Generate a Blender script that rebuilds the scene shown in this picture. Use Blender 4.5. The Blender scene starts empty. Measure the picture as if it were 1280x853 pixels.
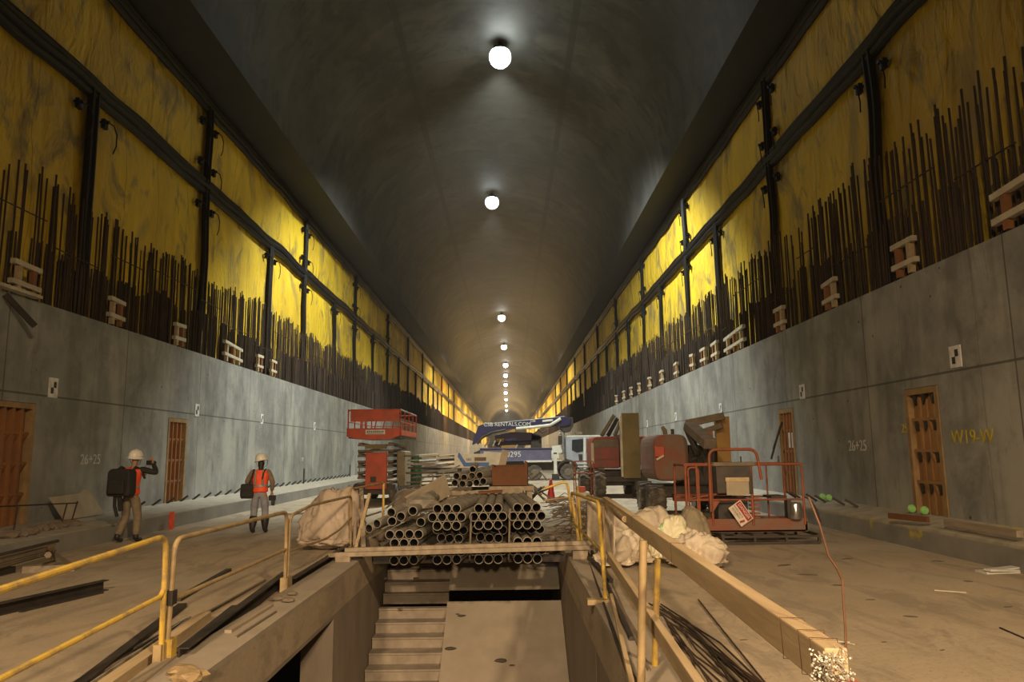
import bpy, bmesh, math, random
from mathutils import Vector, Matrix, Euler, noise
random.seed(7)
R_ = math.radians
PI = math.pi
scn = bpy.context.scene
COL = scn.collection

# ---------------------------------------------------------------- camera
F = 930.0; EZ = 1.8; ROLL = R_(0.6)
def cam_basis():
    u, v = 636 - 640, 426.5 - 566
    c, s = math.cos(-ROLL), math.sin(-ROLL)
    u2, v2 = u*c - v*s, u*s + v*c
    yaw = math.atan2(u2, math.hypot(F, v2)); pitch = math.atan2(-v2, F)
    f = Vector((-math.sin(yaw)*math.cos(pitch), math.cos(yaw)*math.cos(pitch), math.sin(pitch)))
    r = Vector((math.cos(yaw), math.sin(yaw), 0)); up = r.cross(f)
    a = -ROLL
    return r*math.cos(a) + up*math.sin(a), up*math.cos(a) - r*math.sin(a), f
CR, CU, CF = cam_basis()
O = Vector((0, 0, EZ))
def ray(px, py): return CR*(px-640) + CU*(426.5-py) + CF*F
def fl(px, py, z=0.0):
    d = ray(px, py); return O + d*((z-EZ)/d.z)
def onx(px, py, x):
    d = ray(px, py); return O + d*(x/d.x)
def ony(px, py, y):
    d = ray(px, py); return O + d*(y/d.y)
cd = bpy.data.cameras.new('camera'); cam = bpy.data.objects.new('camera', cd); COL.objects.link(cam)
cd.sensor_width = 36; cd.lens = F/1280*36; cd.clip_end = 2000; cd.clip_start = 0.05
M4 = Matrix((CR, CU, -CF)).transposed().to_4x4(); M4.translation = O
cam.matrix_world = M4
scn.camera = cam
scn.view_settings.view_transform = 'Standard'; scn.view_settings.look = 'None'
scn.view_settings.gamma = 1; scn.view_settings.use_curve_mapping = False
scn.view_settings.exposure = 0.0

# ---------------------------------------------------------------- materials
def nn(nt, t, **kw):
    n = nt.nodes.new(t)
    for k, v in kw.items():
        if k in n.inputs: n.inputs[k].default_value = v
        else: setattr(n, k, v)
    return n
def c4(c): return (c[0], c[1], c[2], 1)
def mix_col(nt, fac, a, b, mode='MIX'):
    m = nt.nodes.new('ShaderNodeMix'); m.data_type = 'RGBA'; m.blend_type = mode
    if isinstance(fac, (int, float)): m.inputs[0].default_value = fac
    else: nt.links.new(fac, m.inputs[0])
    for i, x in ((6, a), (7, b)):
        if isinstance(x, tuple): m.inputs[i].default_value = c4(x)
        else: nt.links.new(x, m.inputs[i])
    return m.outputs[2]
def ramp(nt, src, p0, p1, v0=0.0, v1=1.0):
    r = nt.nodes.new('ShaderNodeMapRange'); r.inputs[1].default_value = p0; r.inputs[2].default_value = p1
    r.inputs[3].default_value = v0; r.inputs[4].default_value = v1
    nt.links.new(src, r.inputs[0]); return r.outputs[0]
def noise_out(nt, co, scale, detail=4, rough=.55, stretch=(1, 1, 1), dist=0):
    mp = nt.nodes.new('ShaderNodeMapping'); mp.inputs['Scale'].default_value = stretch
    nt.links.new(co, mp.inputs[0])
    n = nt.nodes.new('ShaderNodeTexNoise'); n.inputs['Scale'].default_value = scale
    n.inputs['Detail'].default_value = detail; n.inputs['Roughness'].default_value = rough
    n.inputs['Distortion'].default_value = dist
    nt.links.new(mp.outputs[0], n.inputs[0]); return n.outputs[0]
def math_(nt, op, a, b=None):
    m = nt.nodes.new('ShaderNodeMath'); m.operation = op
    for i, x in enumerate((a, b)):
        if x is None: continue
        if isinstance(x, (int, float)): m.inputs[i].default_value = x
        else: nt.links.new(x, m.inputs[i])
    return m.outputs[0]
def base_mat(name):
    m = bpy.data.materials.new(name); m.use_nodes = True
    nt = m.node_tree; b = nt.nodes['Principled BSDF']; tc = nt.nodes.new('ShaderNodeTexCoord')
    return m, nt, b, tc.outputs['Object']
MATS = {}
def mat(name, col, rough=.7, metal=0., col2=None, scale=6., bump=.15, contrast=(.35, .65), stretch=(1, 1, 1), dist=.0, bscale=None, spec=None):
    if name in MATS: return MATS[name]
    m, nt, b, co = base_mat(name)
    if col2 is None: col2 = tuple(x*.7 for x in col)
    n = noise_out(nt, co, scale, 6, .6, stretch, dist)
    f = ramp(nt, n, contrast[0], contrast[1])
    nt.links.new(mix_col(nt, f, col, col2), b.inputs['Base Color'])
    b.inputs['Roughness'].default_value = rough; b.inputs['Metallic'].default_value = metal
    if spec is not None: b.inputs['Specular IOR Level'].default_value = spec
    if bump:
        bp = nt.nodes.new('ShaderNodeBump'); bp.inputs['Strength'].default_value = bump; bp.inputs['Distance'].default_value = .02
        nt.links.new(noise_out(nt, co, bscale or scale*3, 5, .6, stretch), bp.inputs['Height'])
        nt.links.new(bp.outputs[0], b.inputs['Normal'])
    MATS[name] = m; return m

def line_mask(nt, coord, period, width, offset=0.0):
    # 1 on a thin line every `period`
    v = math_(nt, 'ADD', coord, -offset)
    v = math_(nt, 'DIVIDE', v, period)
    v = math_(nt, 'FRACT', v)
    v = math_(nt, 'SUBTRACT', v, .5)
    v = math_(nt, 'ABSOLUTE', v)
    return math_(nt, 'GREATER_THAN', v, .5 - width/period/2)

def wall_concrete(name, yoff):
    m, nt, b, co = base_mat(name)
    sp = nt.nodes.new('ShaderNodeSeparateXYZ'); nt.links.new(co, sp.inputs[0])
    x, y, z = sp.outputs
    base = mix_col(nt, ramp(nt, noise_out(nt, co, .55, 7, .68), .38, .62), (.37, .37, .345), (.20, .205, .195))
    # each pour bay has its own tone
    bay = math_(nt, 'FLOOR', math_(nt, 'DIVIDE', math_(nt, 'ADD', y, -yoff), 2.5))
    wn = nt.nodes.new('ShaderNodeTexWhiteNoise'); wn.noise_dimensions = '1D'; nt.links.new(bay, wn.inputs['W'])
    base = mix_col(nt, ramp(nt, wn.outputs[0], 0, 1, 0, .35), base, (.17, .175, .17))
    drip = ramp(nt, noise_out(nt, co, 2.2, 5, .6, (1, 1, .12)), .50, .66, 0, .45)
    base = mix_col(nt, drip, base, (.13, .13, .125))
    blot = ramp(nt, noise_out(nt, co, 1.1, 8, .72, (1, 1, .8), .6), .5, .62, 0, .55)
    base = mix_col(nt, blot, base, (.15, .15, .142))
    pale = ramp(nt, noise_out(nt, co, .8, 3, .6, (1, 1, .4)), .52, .66, 0, .5)
    base = mix_col(nt, pale, base, (.42, .42, .38))
    # bug holes / tie holes
    vo = nt.nodes.new('ShaderNodeTexVoronoi'); vo.inputs['Scale'].default_value = 1.6; nt.links.new(co, vo.inputs[0])
    holes = ramp(nt, vo.outputs['Distance'], .035, .06, 1, 0)
    base = mix_col(nt, holes, base, (.05, .05, .05))
    l1 = line_mask(nt, y, 5.0, .035, yoff); l2 = line_mask(nt, y, 2.5, .018, yoff+.9)
    zl = math_(nt, 'LESS_THAN', math_(nt, 'ABSOLUTE', math_(nt, 'ADD', z, -3.2)), .022)
    ln = math_(nt, 'MAXIMUM', math_(nt, 'MAXIMUM', l1, math_(nt, 'MULTIPLY', l2, .5)), zl)
    base = mix_col(nt, math_(nt, 'MULTIPLY', ln, .75), base, (.05, .05, .05))
    nt.links.new(base, b.inputs['Base Color']); b.inputs['Roughness'].default_value = .75
    bp = nt.nodes.new('ShaderNodeBump'); bp.inputs['Strength'].default_value = .35; bp.inputs['Distance'].default_value = .03
    nt.links.new(noise_out(nt, co, 3, 8, .65), bp.inputs['Height']); nt.links.new(bp.outputs[0], b.inputs['Normal'])
    return m
def floor_mat():
    m, nt, b, co = base_mat('dusty_concrete_floor')
    a = mix_col(nt, ramp(nt, noise_out(nt, co, .35, 6, .6), .35, .65), (.44, .355, .25), (.33, .27, .19))
    f = ramp(nt, noise_out(nt, co, 1.2, 7, .7, (1.4, .5, 1), 1.0), .49, .60, 0, .7)
    a = mix_col(nt, f, a, (.24, .20, .145))
    f = ramp(nt, noise_out(nt, co, 22, 4, .75), .56, .68, 0, .65)
    a = mix_col(nt, f, a, (.16, .13, .10))
    f = ramp(nt, noise_out(nt, co, .22, 3, .5), .58, .68, 0, .5)
    a = mix_col(nt, f, a, (.46, .42, .34))
    nt.links.new(a, b.inputs['Base Color']); b.inputs['Roughness'].default_value = .85
    bp = nt.nodes.new('ShaderNodeBump'); bp.inputs['Strength'].default_value = .5; bp.inputs['Distance'].default_value = .02
    nt.links.new(noise_out(nt, co, 7, 9, .7), bp.inputs['Height']); nt.links.new(bp.outputs[0], b.inputs['Normal'])
    return m
def membrane_mat():
    m, nt, b, co = base_mat('yellow_membrane')
    a = mix_col(nt, ramp(nt, noise_out(nt, co, .5, 5, .6, (1, 1, .4)), .35, .65), (.84, .59, .03), (.60, .40, .03))
    f = ramp(nt, noise_out(nt, co, .75, 5, .6, (1, 1, .55), 1.2), .54, .66, 0, .75)
    a = mix_col(nt, f, a, (.17, .14, .08))
    f = ramp(nt, noise_out(nt, co, .28, 3, .5, (1, 1, .7), 1.5), .56, .66, 0, .55)
    a = mix_col(nt, f, a, (.22, .17, .08))
    sp = nt.nodes.new('ShaderNodeSeparateXYZ'); nt.links.new(co, sp.inputs[0])
    wob = math_(nt, 'MULTIPLY', noise_out(nt, co, .5, 2), .8)
    ln = line_mask(nt, math_(nt, 'ADD', sp.outputs[1], wob), 2.1, .03, .4)
    a = mix_col(nt, math_(nt, 'MULTIPLY', ln, .55), a, (.16, .12, .04))
    nt.links.new(a, b.inputs['Base Color']); b.inputs['Roughness'].default_value = .6
    bp = nt.nodes.new('ShaderNodeBump'); bp.inputs['Strength'].default_value = .9; bp.inputs['Distance'].default_value = .25
    h = math_(nt, 'ADD', noise_out(nt, co, 1.1, 4, .5, (1, 1, .3), .8), math_(nt, 'MULTIPLY', noise_out(nt, co, 3, 3, .5, (1, 1, .5), 1.5), .3))
    nt.links.new(h, bp.inputs['Height']); nt.links.new(bp.outputs[0], b.inputs['Normal'])
    return m
def ceiling_mat():
    m, nt, b, co = base_mat('arch_concrete')
    sp = nt.nodes.new('ShaderNodeSeparateXYZ'); nt.links.new(co, sp.inputs[0])
    x, y, z = sp.outputs
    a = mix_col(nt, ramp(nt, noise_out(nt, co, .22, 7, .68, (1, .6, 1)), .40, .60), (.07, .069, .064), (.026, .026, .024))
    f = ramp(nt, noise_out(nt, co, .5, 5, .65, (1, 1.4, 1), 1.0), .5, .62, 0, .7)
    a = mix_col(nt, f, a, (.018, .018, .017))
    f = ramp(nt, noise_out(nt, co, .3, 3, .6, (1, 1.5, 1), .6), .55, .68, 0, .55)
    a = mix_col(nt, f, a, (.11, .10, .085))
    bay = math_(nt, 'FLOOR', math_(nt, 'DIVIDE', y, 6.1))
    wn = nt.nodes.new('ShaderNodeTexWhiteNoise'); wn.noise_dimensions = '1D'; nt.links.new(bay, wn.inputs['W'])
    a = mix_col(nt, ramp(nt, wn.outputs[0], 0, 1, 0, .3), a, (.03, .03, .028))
    ln = line_mask(nt, y, 6.1, .07)
    l2 = math_(nt, 'LESS_THAN', math_(nt, 'ABSOLUTE', math_(nt, 'ADD', x, 5.0)), .16)
    l3 = math_(nt, 'LESS_THAN', math_(nt, 'ABSOLUTE', math_(nt, 'ADD', x, -3.25)), .16)
    l = math_(nt, 'MAXIMUM', math_(nt, 'MULTIPLY', ln, .6), math_(nt, 'MAXIMUM', l2, l3))
    a = mix_col(nt, math_(nt, 'MULTIPLY', l, .7), a, (.02, .02, .02))
    nt.links.new(a, b.inputs['Base Color']); b.inputs['Roughness'].default_value = .6
    bp = nt.nodes.new('ShaderNodeBump'); bp.inputs['Strength'].default_value = .3; bp.inputs['Distance'].default_value = .06
    nt.links.new(noise_out(nt, co, 1.5, 6, .6), bp.inputs['Height']); nt.links.new(bp.outputs[0], b.inputs['Normal'])
    return m
def curb_mat():
    m, nt, b, co = base_mat('curb_concrete')
    sp = nt.nodes.new('ShaderNodeSeparateXYZ'); nt.links.new(co, sp.inputs[0])
    a = mix_col(nt, ramp(nt, noise_out(nt, co, 1.2, 6, .6), .35, .65), (.27, .265, .24), (.19, .185, .17))
    dust = ramp(nt, sp.outputs[2], .33, .36)
    a = mix_col(nt, dust, a, mix_col(nt, ramp(nt, noise_out(nt, co, 3, 6, .6), .4, .6), (.42, .38, .30), (.32, .29, .23)))
    # yellow paint splashes on the right-hand face
    yel = math_(nt, 'MULTIPLY', ramp(nt, noise_out(nt, co, 1.4, 5, .7), .58, .64), math_(nt, 'GREATER_THAN', sp.outputs[0], 0))
    yel = math_(nt, 'MULTIPLY', yel, ramp(nt, math_(nt, 'ABSOLUTE', math_(nt, 'ADD', sp.outputs[1], -13.0)), 2.0, 7.0, .8, 0))
    yel = math_(nt, 'MULTIPLY', yel, ramp(nt, sp.outputs[2], .12, .25))
    a = mix_col(nt, yel, a, (.55, .43, .03))
    nt.links.new(a, b.inputs['Base Color']); b.inputs['Roughness'].default_value = .8
    bp = nt.nodes.new('ShaderNodeBump'); bp.inputs['Strength'].default_value = .3; bp.inputs['Distance'].default_value = .02
    nt.links.new(noise_out(nt, co, 6, 6, .6), bp.inputs['Height']); nt.links.new(bp.outputs[0], b.inputs['Normal'])
    return m
def emit(name, col, s):
    m = bpy.data.materials.new(name); m.use_nodes = True; nt = m.node_tree; nt.nodes.clear()
    e = nt.nodes.new('ShaderNodeEmission'); e.inputs[0].default_value = c4(col); e.inputs[1].default_value = s
    o = nt.nodes.new('ShaderNodeOutputMaterial'); nt.links.new(e.outputs[0], o.inputs[0]); return m

m_wallL = wall_concrete('wall_concrete_left', .7); m_wallR = wall_concrete('wall_concrete_right', 1.9)
m_floor = floor_mat(); m_mem = membrane_mat(); m_ceil = ceiling_mat(); m_curb = curb_mat()
m_rubber = mat('black_band', (.006, .006, .007), .5, col2=(.009, .009, .010), spec=.25, bump=.1)
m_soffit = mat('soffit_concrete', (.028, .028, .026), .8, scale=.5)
m_rebar = mat('rebar_steel', (.030, .025, .021), .8, .2, col2=(.065, .036, .022), scale=1.5, bump=.3, bscale=60)
m_rust = mat('rust_bar', (.20, .085, .035), .8, .2, scale=3)
m_dark = mat('dark_steel', (.035, .033, .032), .6, .4, col2=(.07, .055, .045), scale=3)
m_ochre = mat('form_timber', (.30, .125, .04), .75, col2=(.19, .08, .03), scale=2.5, stretch=(1, 1, .25))
m_pine = mat('pine_timber', (.52, .40, .24), .7, col2=(.38, .28, .16), scale=3, stretch=(3, .3, 3))
m_pale = mat('pale_timber', (.62, .56, .42), .75, col2=(.45, .40, .30), scale=3)
m_greytimber = mat('dusty_timber', (.36, .30, .22), .85, col2=(.24, .19, .14), scale=3, stretch=(3, .3, 3))
m_yrail = mat('yellow_rail_paint', (.62, .42, .07), .45, .1, col2=(.36, .25, .10), scale=5, contrast=(.45, .6))
m_drail = mat('dusty_rail_paint', (.40, .30, .15), .6, .1, col2=(.26, .18, .10), scale=5)
m_pit = mat('pit_concrete', (.27, .225, .175), .85, col2=(.19, .155, .12), scale=1.3, stretch=(1, 1, .35), bscale=8)
m_ramp = mat('ramp_concrete', (.36, .31, .245), .85, col2=(.30, .255, .20), scale=2.2, bscale=25)
m_stair = mat('stair_concrete', (.33, .28, .22), .85, col2=(.22, .18, .14), scale=3, bscale=15)
m_pipe = mat('dusty_pipe', (.36, .325, .265), .7, .1, col2=(.20, .18, .15), scale=3, bump=.1)
m_pipein = mat('pipe_bore_shade', (.025, .023, .02), .8, .2)
m_orange = mat('orange_paint', (.50, .058, .012), .5, col2=(.30, .045, .014), scale=2.5)
m_red = mat('red_hood_paint', (.24, .026, .014), .5, col2=(.13, .035, .022), scale=2.0)
m_rail_o = mat('worn_orange_rail', (.30, .075, .028), .6, .1, col2=(.17, .06, .032), scale=6)
m_dustred = mat('dusty_red_hood', (.21, .075, .045), .8, col2=(.17, .115, .08), scale=1.6, contrast=(.4, .6))
m_dust = mat('thick_dust', (.20, .155, .11), .9, col2=(.14, .11, .08), scale=4)
m_tyre = mat('tyre_rubber', (.07, .06, .048), .85, col2=(.19, .15, .11), scale=4, contrast=(.45, .65))
m_black = mat('black_cloth', (.012, .012, .013), .8, col2=(.02, .02, .02))
m_white = mat('white_paint', (.66, .66, .60), .5, col2=(.50, .50, .44), scale=3)
m_grey = mat('grey_blue_paint', (.34, .37, .44), .5, .1, col2=(.26, .28, .33), scale=2)
m_violet = mat('violet_grey_paint', (.115, .115, .19), .5, col2=(.08, .08, .15), scale=2)
m_navy = mat('navy_paint', (.012, .010, .07), .45, col2=(.012, .011, .045), scale=2)
m_glass = mat('dark_glass', (.02, .025, .03), .1, col2=(.03, .035, .04), bump=0)
m_blue = mat('blue_paint', (.04, .16, .50), .5)
m_green = mat('green_paint', (.02, .13, .075), .5, col2=(.015, .08, .05))
m_lime = mat('lime_plastic', (.30, .65, .20), .5)
m_hull = mat('olive_panel', (.20, .145, .05), .7, col2=(.15, .11, .042), scale=1.5)
m_mustard = mat('mustard_panel', (.36, .20, .045), .7, col2=(.25, .14, .04), scale=1.5)
m_tarp = mat('dirty_white_tarp', (.58, .50, .39), .75, col2=(.42, .34, .25), scale=2.5, bump=.6, bscale=9, contrast=(.45, .65))
m_tarp2 = mat('brown_white_tarp', (.46, .375, .30), .75, col2=(.32, .26, .20), scale=2, bump=.6, bscale=9)
m_olive = mat('olive_sack', (.27, .22, .14), .85, col2=(.20, .165, .11), bscale=14, bump=.5)
m_bluecloth = mat('blue_grey_cloth', (.10, .115, .17), .8, bump=.4)
m_vest = mat('orange_vest', (.95, .10, .02), .6, col2=(.75, .07, .02), scale=8)
m_silver = mat('silver_tape', (.36, .32, .30), .4, .2)
m_skin = mat('skin', (.42, .23, .15), .6, bump=0)
m_hair = mat('dark_hair', (.012, .009, .007), .6)
m_helmet = mat('white_helmet', (.82, .80, .74), .35, col2=(.75, .73, .66), bump=0)
m_khaki = mat('khaki_cloth', (.24, .19, .125), .85, col2=(.17, .135, .09), scale=12, bump=.4)
m_jeans = mat('grey_blue_jeans', (.27, .28, .32), .85, col2=(.19, .20, .24), scale=10, bump=.4)
m_sleeve = mat('brown_sleeve', (.22, .16, .12), .85)
m_boot = mat('black_boot', (.02, .018, .02), .5)
m_shirt_o = mat('orange_shirt', (.80, .09, .025), .7)
m_conc_ply = mat('dusty_plywood', (.40, .34, .25), .8, col2=(.31, .26, .19), scale=2)
m_rustbox = mat('rusty_brown_board', (.15, .055, .018), .8, col2=(.10, .04, .016), scale=3)
m_cone = mat('red_cone', (.50, .025, .02), .5)
m_tape = mat('orange_tape', (.85, .10, .03), .5)
m_signred = mat('sign_red', (.35, .02, .03), .5, bump=0)
m_signwhite = mat('sign_white', (.72, .62, .50), .5, bump=0)
m_ink = mat('black_ink', (.02, .02, .02), .6, bump=0)
m_paper = mat('white_card', (.80, .80, .80), .6, bump=0)
m_chalk = mat('chalk_paint', (.62, .62, .60), .8, bump=0)
m_ypaint = mat('yellow_spray_paint', (.62, .50, .03), .7, bump=0)
m_chrome = mat('chrome', (.6, .6, .6), .2, .9, bump=0)
m_frame = mat('galvanised_tube', (.44, .41, .35), .5, .4, col2=(.22, .18, .14), scale=5)
m_lampbody = mat('lamp_housing', (.05, .05, .05), .5, .5)
m_rod = mat('brown_rod', (.13, .06, .03), .7, .2)
m_debris = mat('debris_dark', (.10, .08, .06), .9)

# ---------------------------------------------------------------- mesh builder
class MB:
    def __init__(s): s.v = []; s.f = []
    def add(s, vs, fs):
        n = len(s.v); s.v += [tuple(v) for v in vs]; s.f += [tuple(i+n for i in f) for f in fs]; return s
    def box(s, lo, hi, rot=None, piv=None):
        x0, y0, z0 = lo; x1, y1, z1 = hi
        vs = [Vector(p) for p in ((x0,y0,z0),(x1,y0,z0),(x1,y1,z0),(x0,y1,z0),(x0,y0,z1),(x1,y0,z1),(x1,y1,z1),(x0,y1,z1))]
        if rot is not None:
            p = Vector(piv) if piv is not None else (Vector(lo)+Vector(hi))/2
            e = Euler(rot).to_matrix(); vs = [e @ (v-p) + p for v in vs]
        return s.add(vs, [(0,3,2,1),(4,5,6,7),(0,1,5,4),(1,2,6,5),(2,3,7,6),(3,0,4,7)])
    def beam(s, a, b, w, h, up=(0, 0, 1)):
        a = Vector(a); b = Vector(b); d = (b-a).normalized(); up = Vector(up)
        if abs(d.dot(up)) > .98: up = Vector((0, 1, 0))
        x = d.cross(up).normalized(); z = x.cross(d)
        vs = [p + x*(sx*w/2) + z*(sz*h/2) for p in (a, b) for sx, sz in ((-1,-1),(1,-1),(1,1),(-1,1))]
        return s.add(vs, [(0,1,2,3),(7,6,5,4),(0,4,5,1),(1,5,6,2),(2,6,7,3),(3,7,4,0)])
    def tube(s, pts, r, n=8, cap=True):
        pts = [Vector(p) for p in pts]; m = len(pts); rings = []
        rr = r if isinstance(r, (list, tuple)) else [r]*m
        ref = None
        for i, p in enumerate(pts):
            if i == 0: d = pts[1]-p
            elif i == m-1: d = p-pts[i-1]
            else: d = (pts[i+1]-p).normalized() + (p-pts[i-1]).normalized()
            if d.length < 1e-9: d = Vector((0, 0, 1))
            d.normalize()
            if ref is None:
                ref = Vector((0, 0, 1)) if abs(d.z) < .9 else Vector((1, 0, 0))
            x = d.cross(ref)
            if x.length < 1e-4: x = d.cross(Vector((1, 0.3, 0.1)))
            x.normalize(); y = x.cross(d).normalized(); ref = y
            rings.append([p + x*(rr[i]*math.cos(2*PI*k/n)) + y*(rr[i]*math.sin(2*PI*k/n)) for k in range(n)])
        vs = [v for r_ in rings for v in r_]; fs = []
        for i in range(m-1):
            for k in range(n):
                a = i*n+k; b = i*n+(k+1) % n
                fs.append((a, b, b+n, a+n))
        if cap:
            fs.append(tuple(reversed(range(n)))); fs.append(tuple(range((m-1)*n, m*n)))
        return s.add(vs, fs)
    def pipe(s, a, b, ro, ri, n=20):
        a = Vector(a); b = Vector(b); d = (b-a).normalized()
        ref = Vector((0, 0, 1)) if abs(d.z) < .9 else Vector((1, 0, 0))
        x = d.cross(ref).normalized(); y = x.cross(d)
        c = [math.cos(2*PI*k/n) for k in range(n)]; sn = [math.sin(2*PI*k/n) for k in range(n)]
        vs = []
        for p, r in ((a, ro), (b, ro), (b, ri), (a, ri)):
            vs += [p + x*(r*c[k]) + y*(r*sn[k]) for k in range(n)]
        fs = []
        for j in range(4):
            for k in range(n):
                a0 = j*n+k; b0 = j*n+(k+1) % n; j2 = (j+1) % 4
                fs.append((a0, b0, j2*n+(k+1) % n, j2*n+k))
        return s.add(vs, fs)
    def lathe(s, prof, n=20, origin=(0, 0, 0), axis='z'):
        o = Vector(origin); vs = []
        for r, h in prof:
            for k in range(n):
                a = 2*PI*k/n; c_, s_ = r*math.cos(a), r*math.sin(a)
                v = {'z': (c_, s_, h), 'x': (h, c_, s_), 'y': (c_, h, s_)}[axis]
                vs.append(o+Vector(v))
        fs = []
        for i in range(len(prof)-1):
            for k in range(n):
                a = i*n+k; b = i*n+(k+1) % n; fs.append((a, b, b+n, a+n))
        fs.append(tuple(reversed(range(n)))); fs.append(tuple(range((len(prof)-1)*n, len(prof)*n)))
        return s.add(vs, fs)
    def prism(s, poly, axis, a, b):
        # poly in the two other axes, extruded from a to b
        def P(u, v, w): return {'x': (w, u, v), 'y': (u, w, v), 'z': (u, v, w)}[axis]
        n = len(poly); vs = [P(u, v, a) for u, v in poly] + [P(u, v, b) for u, v in poly]
        fs = [tuple(range(n)), tuple(range(2*n-1, n-1, -1))] + [(k, n+k, n+(k+1) % n, (k+1) % n) for k in range(n)]
        return s.add(vs, fs)
    def build(s, name, m, parent=None, smooth=False, bevel=0, loc=None, rot=None):
        me = bpy.data.meshes.new(name); me.from_pydata(s.v, [], s.f)
        bm = bmesh.new(); bm.from_mesh(me); bmesh.ops.recalc_face_normals(bm, faces=bm.faces); bm.to_mesh(me); bm.free()
        me.materials.append(m); me.update()
        o = bpy.data.objects.new(name, me); COL.objects.link(o)
        if parent is not None: o.parent = parent
        if loc is not None: o.location = loc
        if rot is not None: o.rotation_euler = rot
        if smooth:
            for p in me.polygons: p.use_smooth = True
            md = o.modifiers.new('edge', 'EDGE_SPLIT'); md.split_angle = R_(35)
        if bevel:
            b = o.modifiers.new('bevel', 'BEVEL'); b.width = bevel; b.segments = 2; b.limit_method = 'ANGLE'
        return o
def tag(o, label=None, cat=None, group=None, kind=None):
    if label: o['label'] = label
    if cat: o['category'] = cat
    if group: o['group'] = group
    if kind: o['kind'] = kind
    return o
def empty(name, loc=(0, 0, 0), rz=0, label=None, cat=None, group=None):
    o = bpy.data.objects.new(name, None); COL.objects.link(o); o.location = loc; o.rotation_euler = (0, 0, rz)
    o.empty_display_size = .2
    return tag(o, label, cat, group)
def copy_tree(o, parent=None):
    c = o.copy(); COL.objects.link(c); c.parent = parent
    for ch in [x for x in o.children]: copy_tree(ch, c)
    return c
ORD = ['nearest', 'second', 'third', 'fourth', 'fifth', 'sixth', 'seventh', 'eighth', 'ninth', 'tenth', 'eleventh', 'twelfth',
       'thirteenth', 'fourteenth', 'fifteenth', 'sixteenth', 'seventeenth', 'eighteenth', 'nineteenth', 'twentieth']
def text(body, size, m, name, parent, loc, rot, ext=.003, align='CENTER'):
    cu = bpy.data.curves.new(name, 'FONT'); cu.body = body; cu.size = size; cu.extrude = ext
    cu.align_x = align; cu.align_y = 'CENTER'; cu.materials.append(m)
    tmp = bpy.data.objects.new(name, cu); COL.objects.link(tmp); bpy.context.view_layer.update()
    me = bpy.data.meshes.new_from_object(tmp.evaluated_get(bpy.context.evaluated_depsgraph_get()))
    bpy.data.objects.remove(tmp); bpy.data.curves.remove(cu)
    if not me.materials: me.materials.append(m)
    o = bpy.data.objects.new(name, me); COL.objects.link(o); o.parent = parent; o.location = loc; o.rotation_euler = rot
    return o
def arc_pts(c, r, a0, a1, n, plane):
    out = []
    for i in range(n+1):
        a = a0+(a1-a0)*i/n; u, v = r*math.cos(a), r*math.sin(a)
        out.append(Vector(c) + {'yz': Vector((0, u, v)), 'xz': Vector((u, 0, v)), 'xy': Vector((u, v, 0))}[plane])
    return out
def rounded(pts, r=.1, n=5):
    pts = [Vector(p) for p in pts]; out = [pts[0]]
    for i in range(1, len(pts)-1):
        p = pts[i]; a = (pts[i-1]-p); b = (pts[i+1]-p); rr = min(r, a.length*.45, b.length*.45)
        A = p + a.normalized()*rr; B = p + b.normalized()*rr
        for k in range(n+1):
            t = k/n; out.append(A*(1-t)**2 + p*2*t*(1-t) + B*t*t)
    out.append(pts[-1]); return out

# ================================================================ SETTING
XL, XR = -10.65, 8.2          # faces of the concrete wall linings
YL, YR = -11.25, 9.2          # faces of the yellow membranes
ZT, ZM, ZU = 5.3, 11.65, 14.85
Y0, Y1 = -14.0, 430.0
PX0, PX1, PYB = -2.5, .98, 16.6   # pit

def quadgrid(mb, x0, x1, y0, y1, z0, z1): mb.box((x0, y0, z0), (x1, y1, z1))
fb = MB()
fb.box((-13, Y0, -.45), (PX0, PYB, 0)).box((PX1, Y0, -.45), (11, PYB, 0)).box((-13, PYB, -.45), (11, Y1, 0))
tag(fb.build('floor', m_floor), kind='structure')
# pit: side walls, stair, ramp, bottom
w = MB()
w.box((PX0-.45, 11.0, -7), (PX0, PYB+1.5, -.45)).box((PX0-.45, Y0, -.50), (PX0, 11.0, -.45)).box((PX0-.45, Y0, -7), (PX0, 4.5, -.45))
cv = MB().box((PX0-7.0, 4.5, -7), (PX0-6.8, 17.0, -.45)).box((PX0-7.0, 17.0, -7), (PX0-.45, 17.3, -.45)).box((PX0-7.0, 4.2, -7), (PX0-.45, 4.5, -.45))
tag(cv.build('wall_pit_cavity', m_soffit), kind='structure')  # near-black walls, so the deep shade in the opening is painted in
tag(w.build('wall_pit_left', m_pit), kind='structure')
w = MB(); w.box((PX1, Y0, -7), (PX1+.4, 8.97, -.45)).box((PX1+.03, 8.97, -7), (PX1+.4, 9.02, -.45)).box((PX1, 9.02, -7), (PX1+.4, PYB+1.5, -.45))
tag(w.build('wall_pit_right', m_pit), kind='structure')
w = MB(); w.box((-7, Y0, -7.2), (2, PYB+1.5, -7)); tag(w.build('floor_pit', m_pit), kind='structure')
# raised curbs along the pit edge
w = MB(); w.prism([(PX0, 0), (PX0, .05), (PX0-.03, .07), (PX0-.42, .07), (PX0-.42, 0)], 'y', Y0, PYB-2.6)
tag(w.build('trim_1', m_ramp), kind='structure')
w = MB(); w.prism([(PX1, 0), (PX1, .05), (PX1+.03, .07), (PX1+.36, .07), (PX1+.36, 0)], 'y', Y0, PYB-1.2)
tag(w.build('trim_2', m_ramp), kind='structure')
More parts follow.
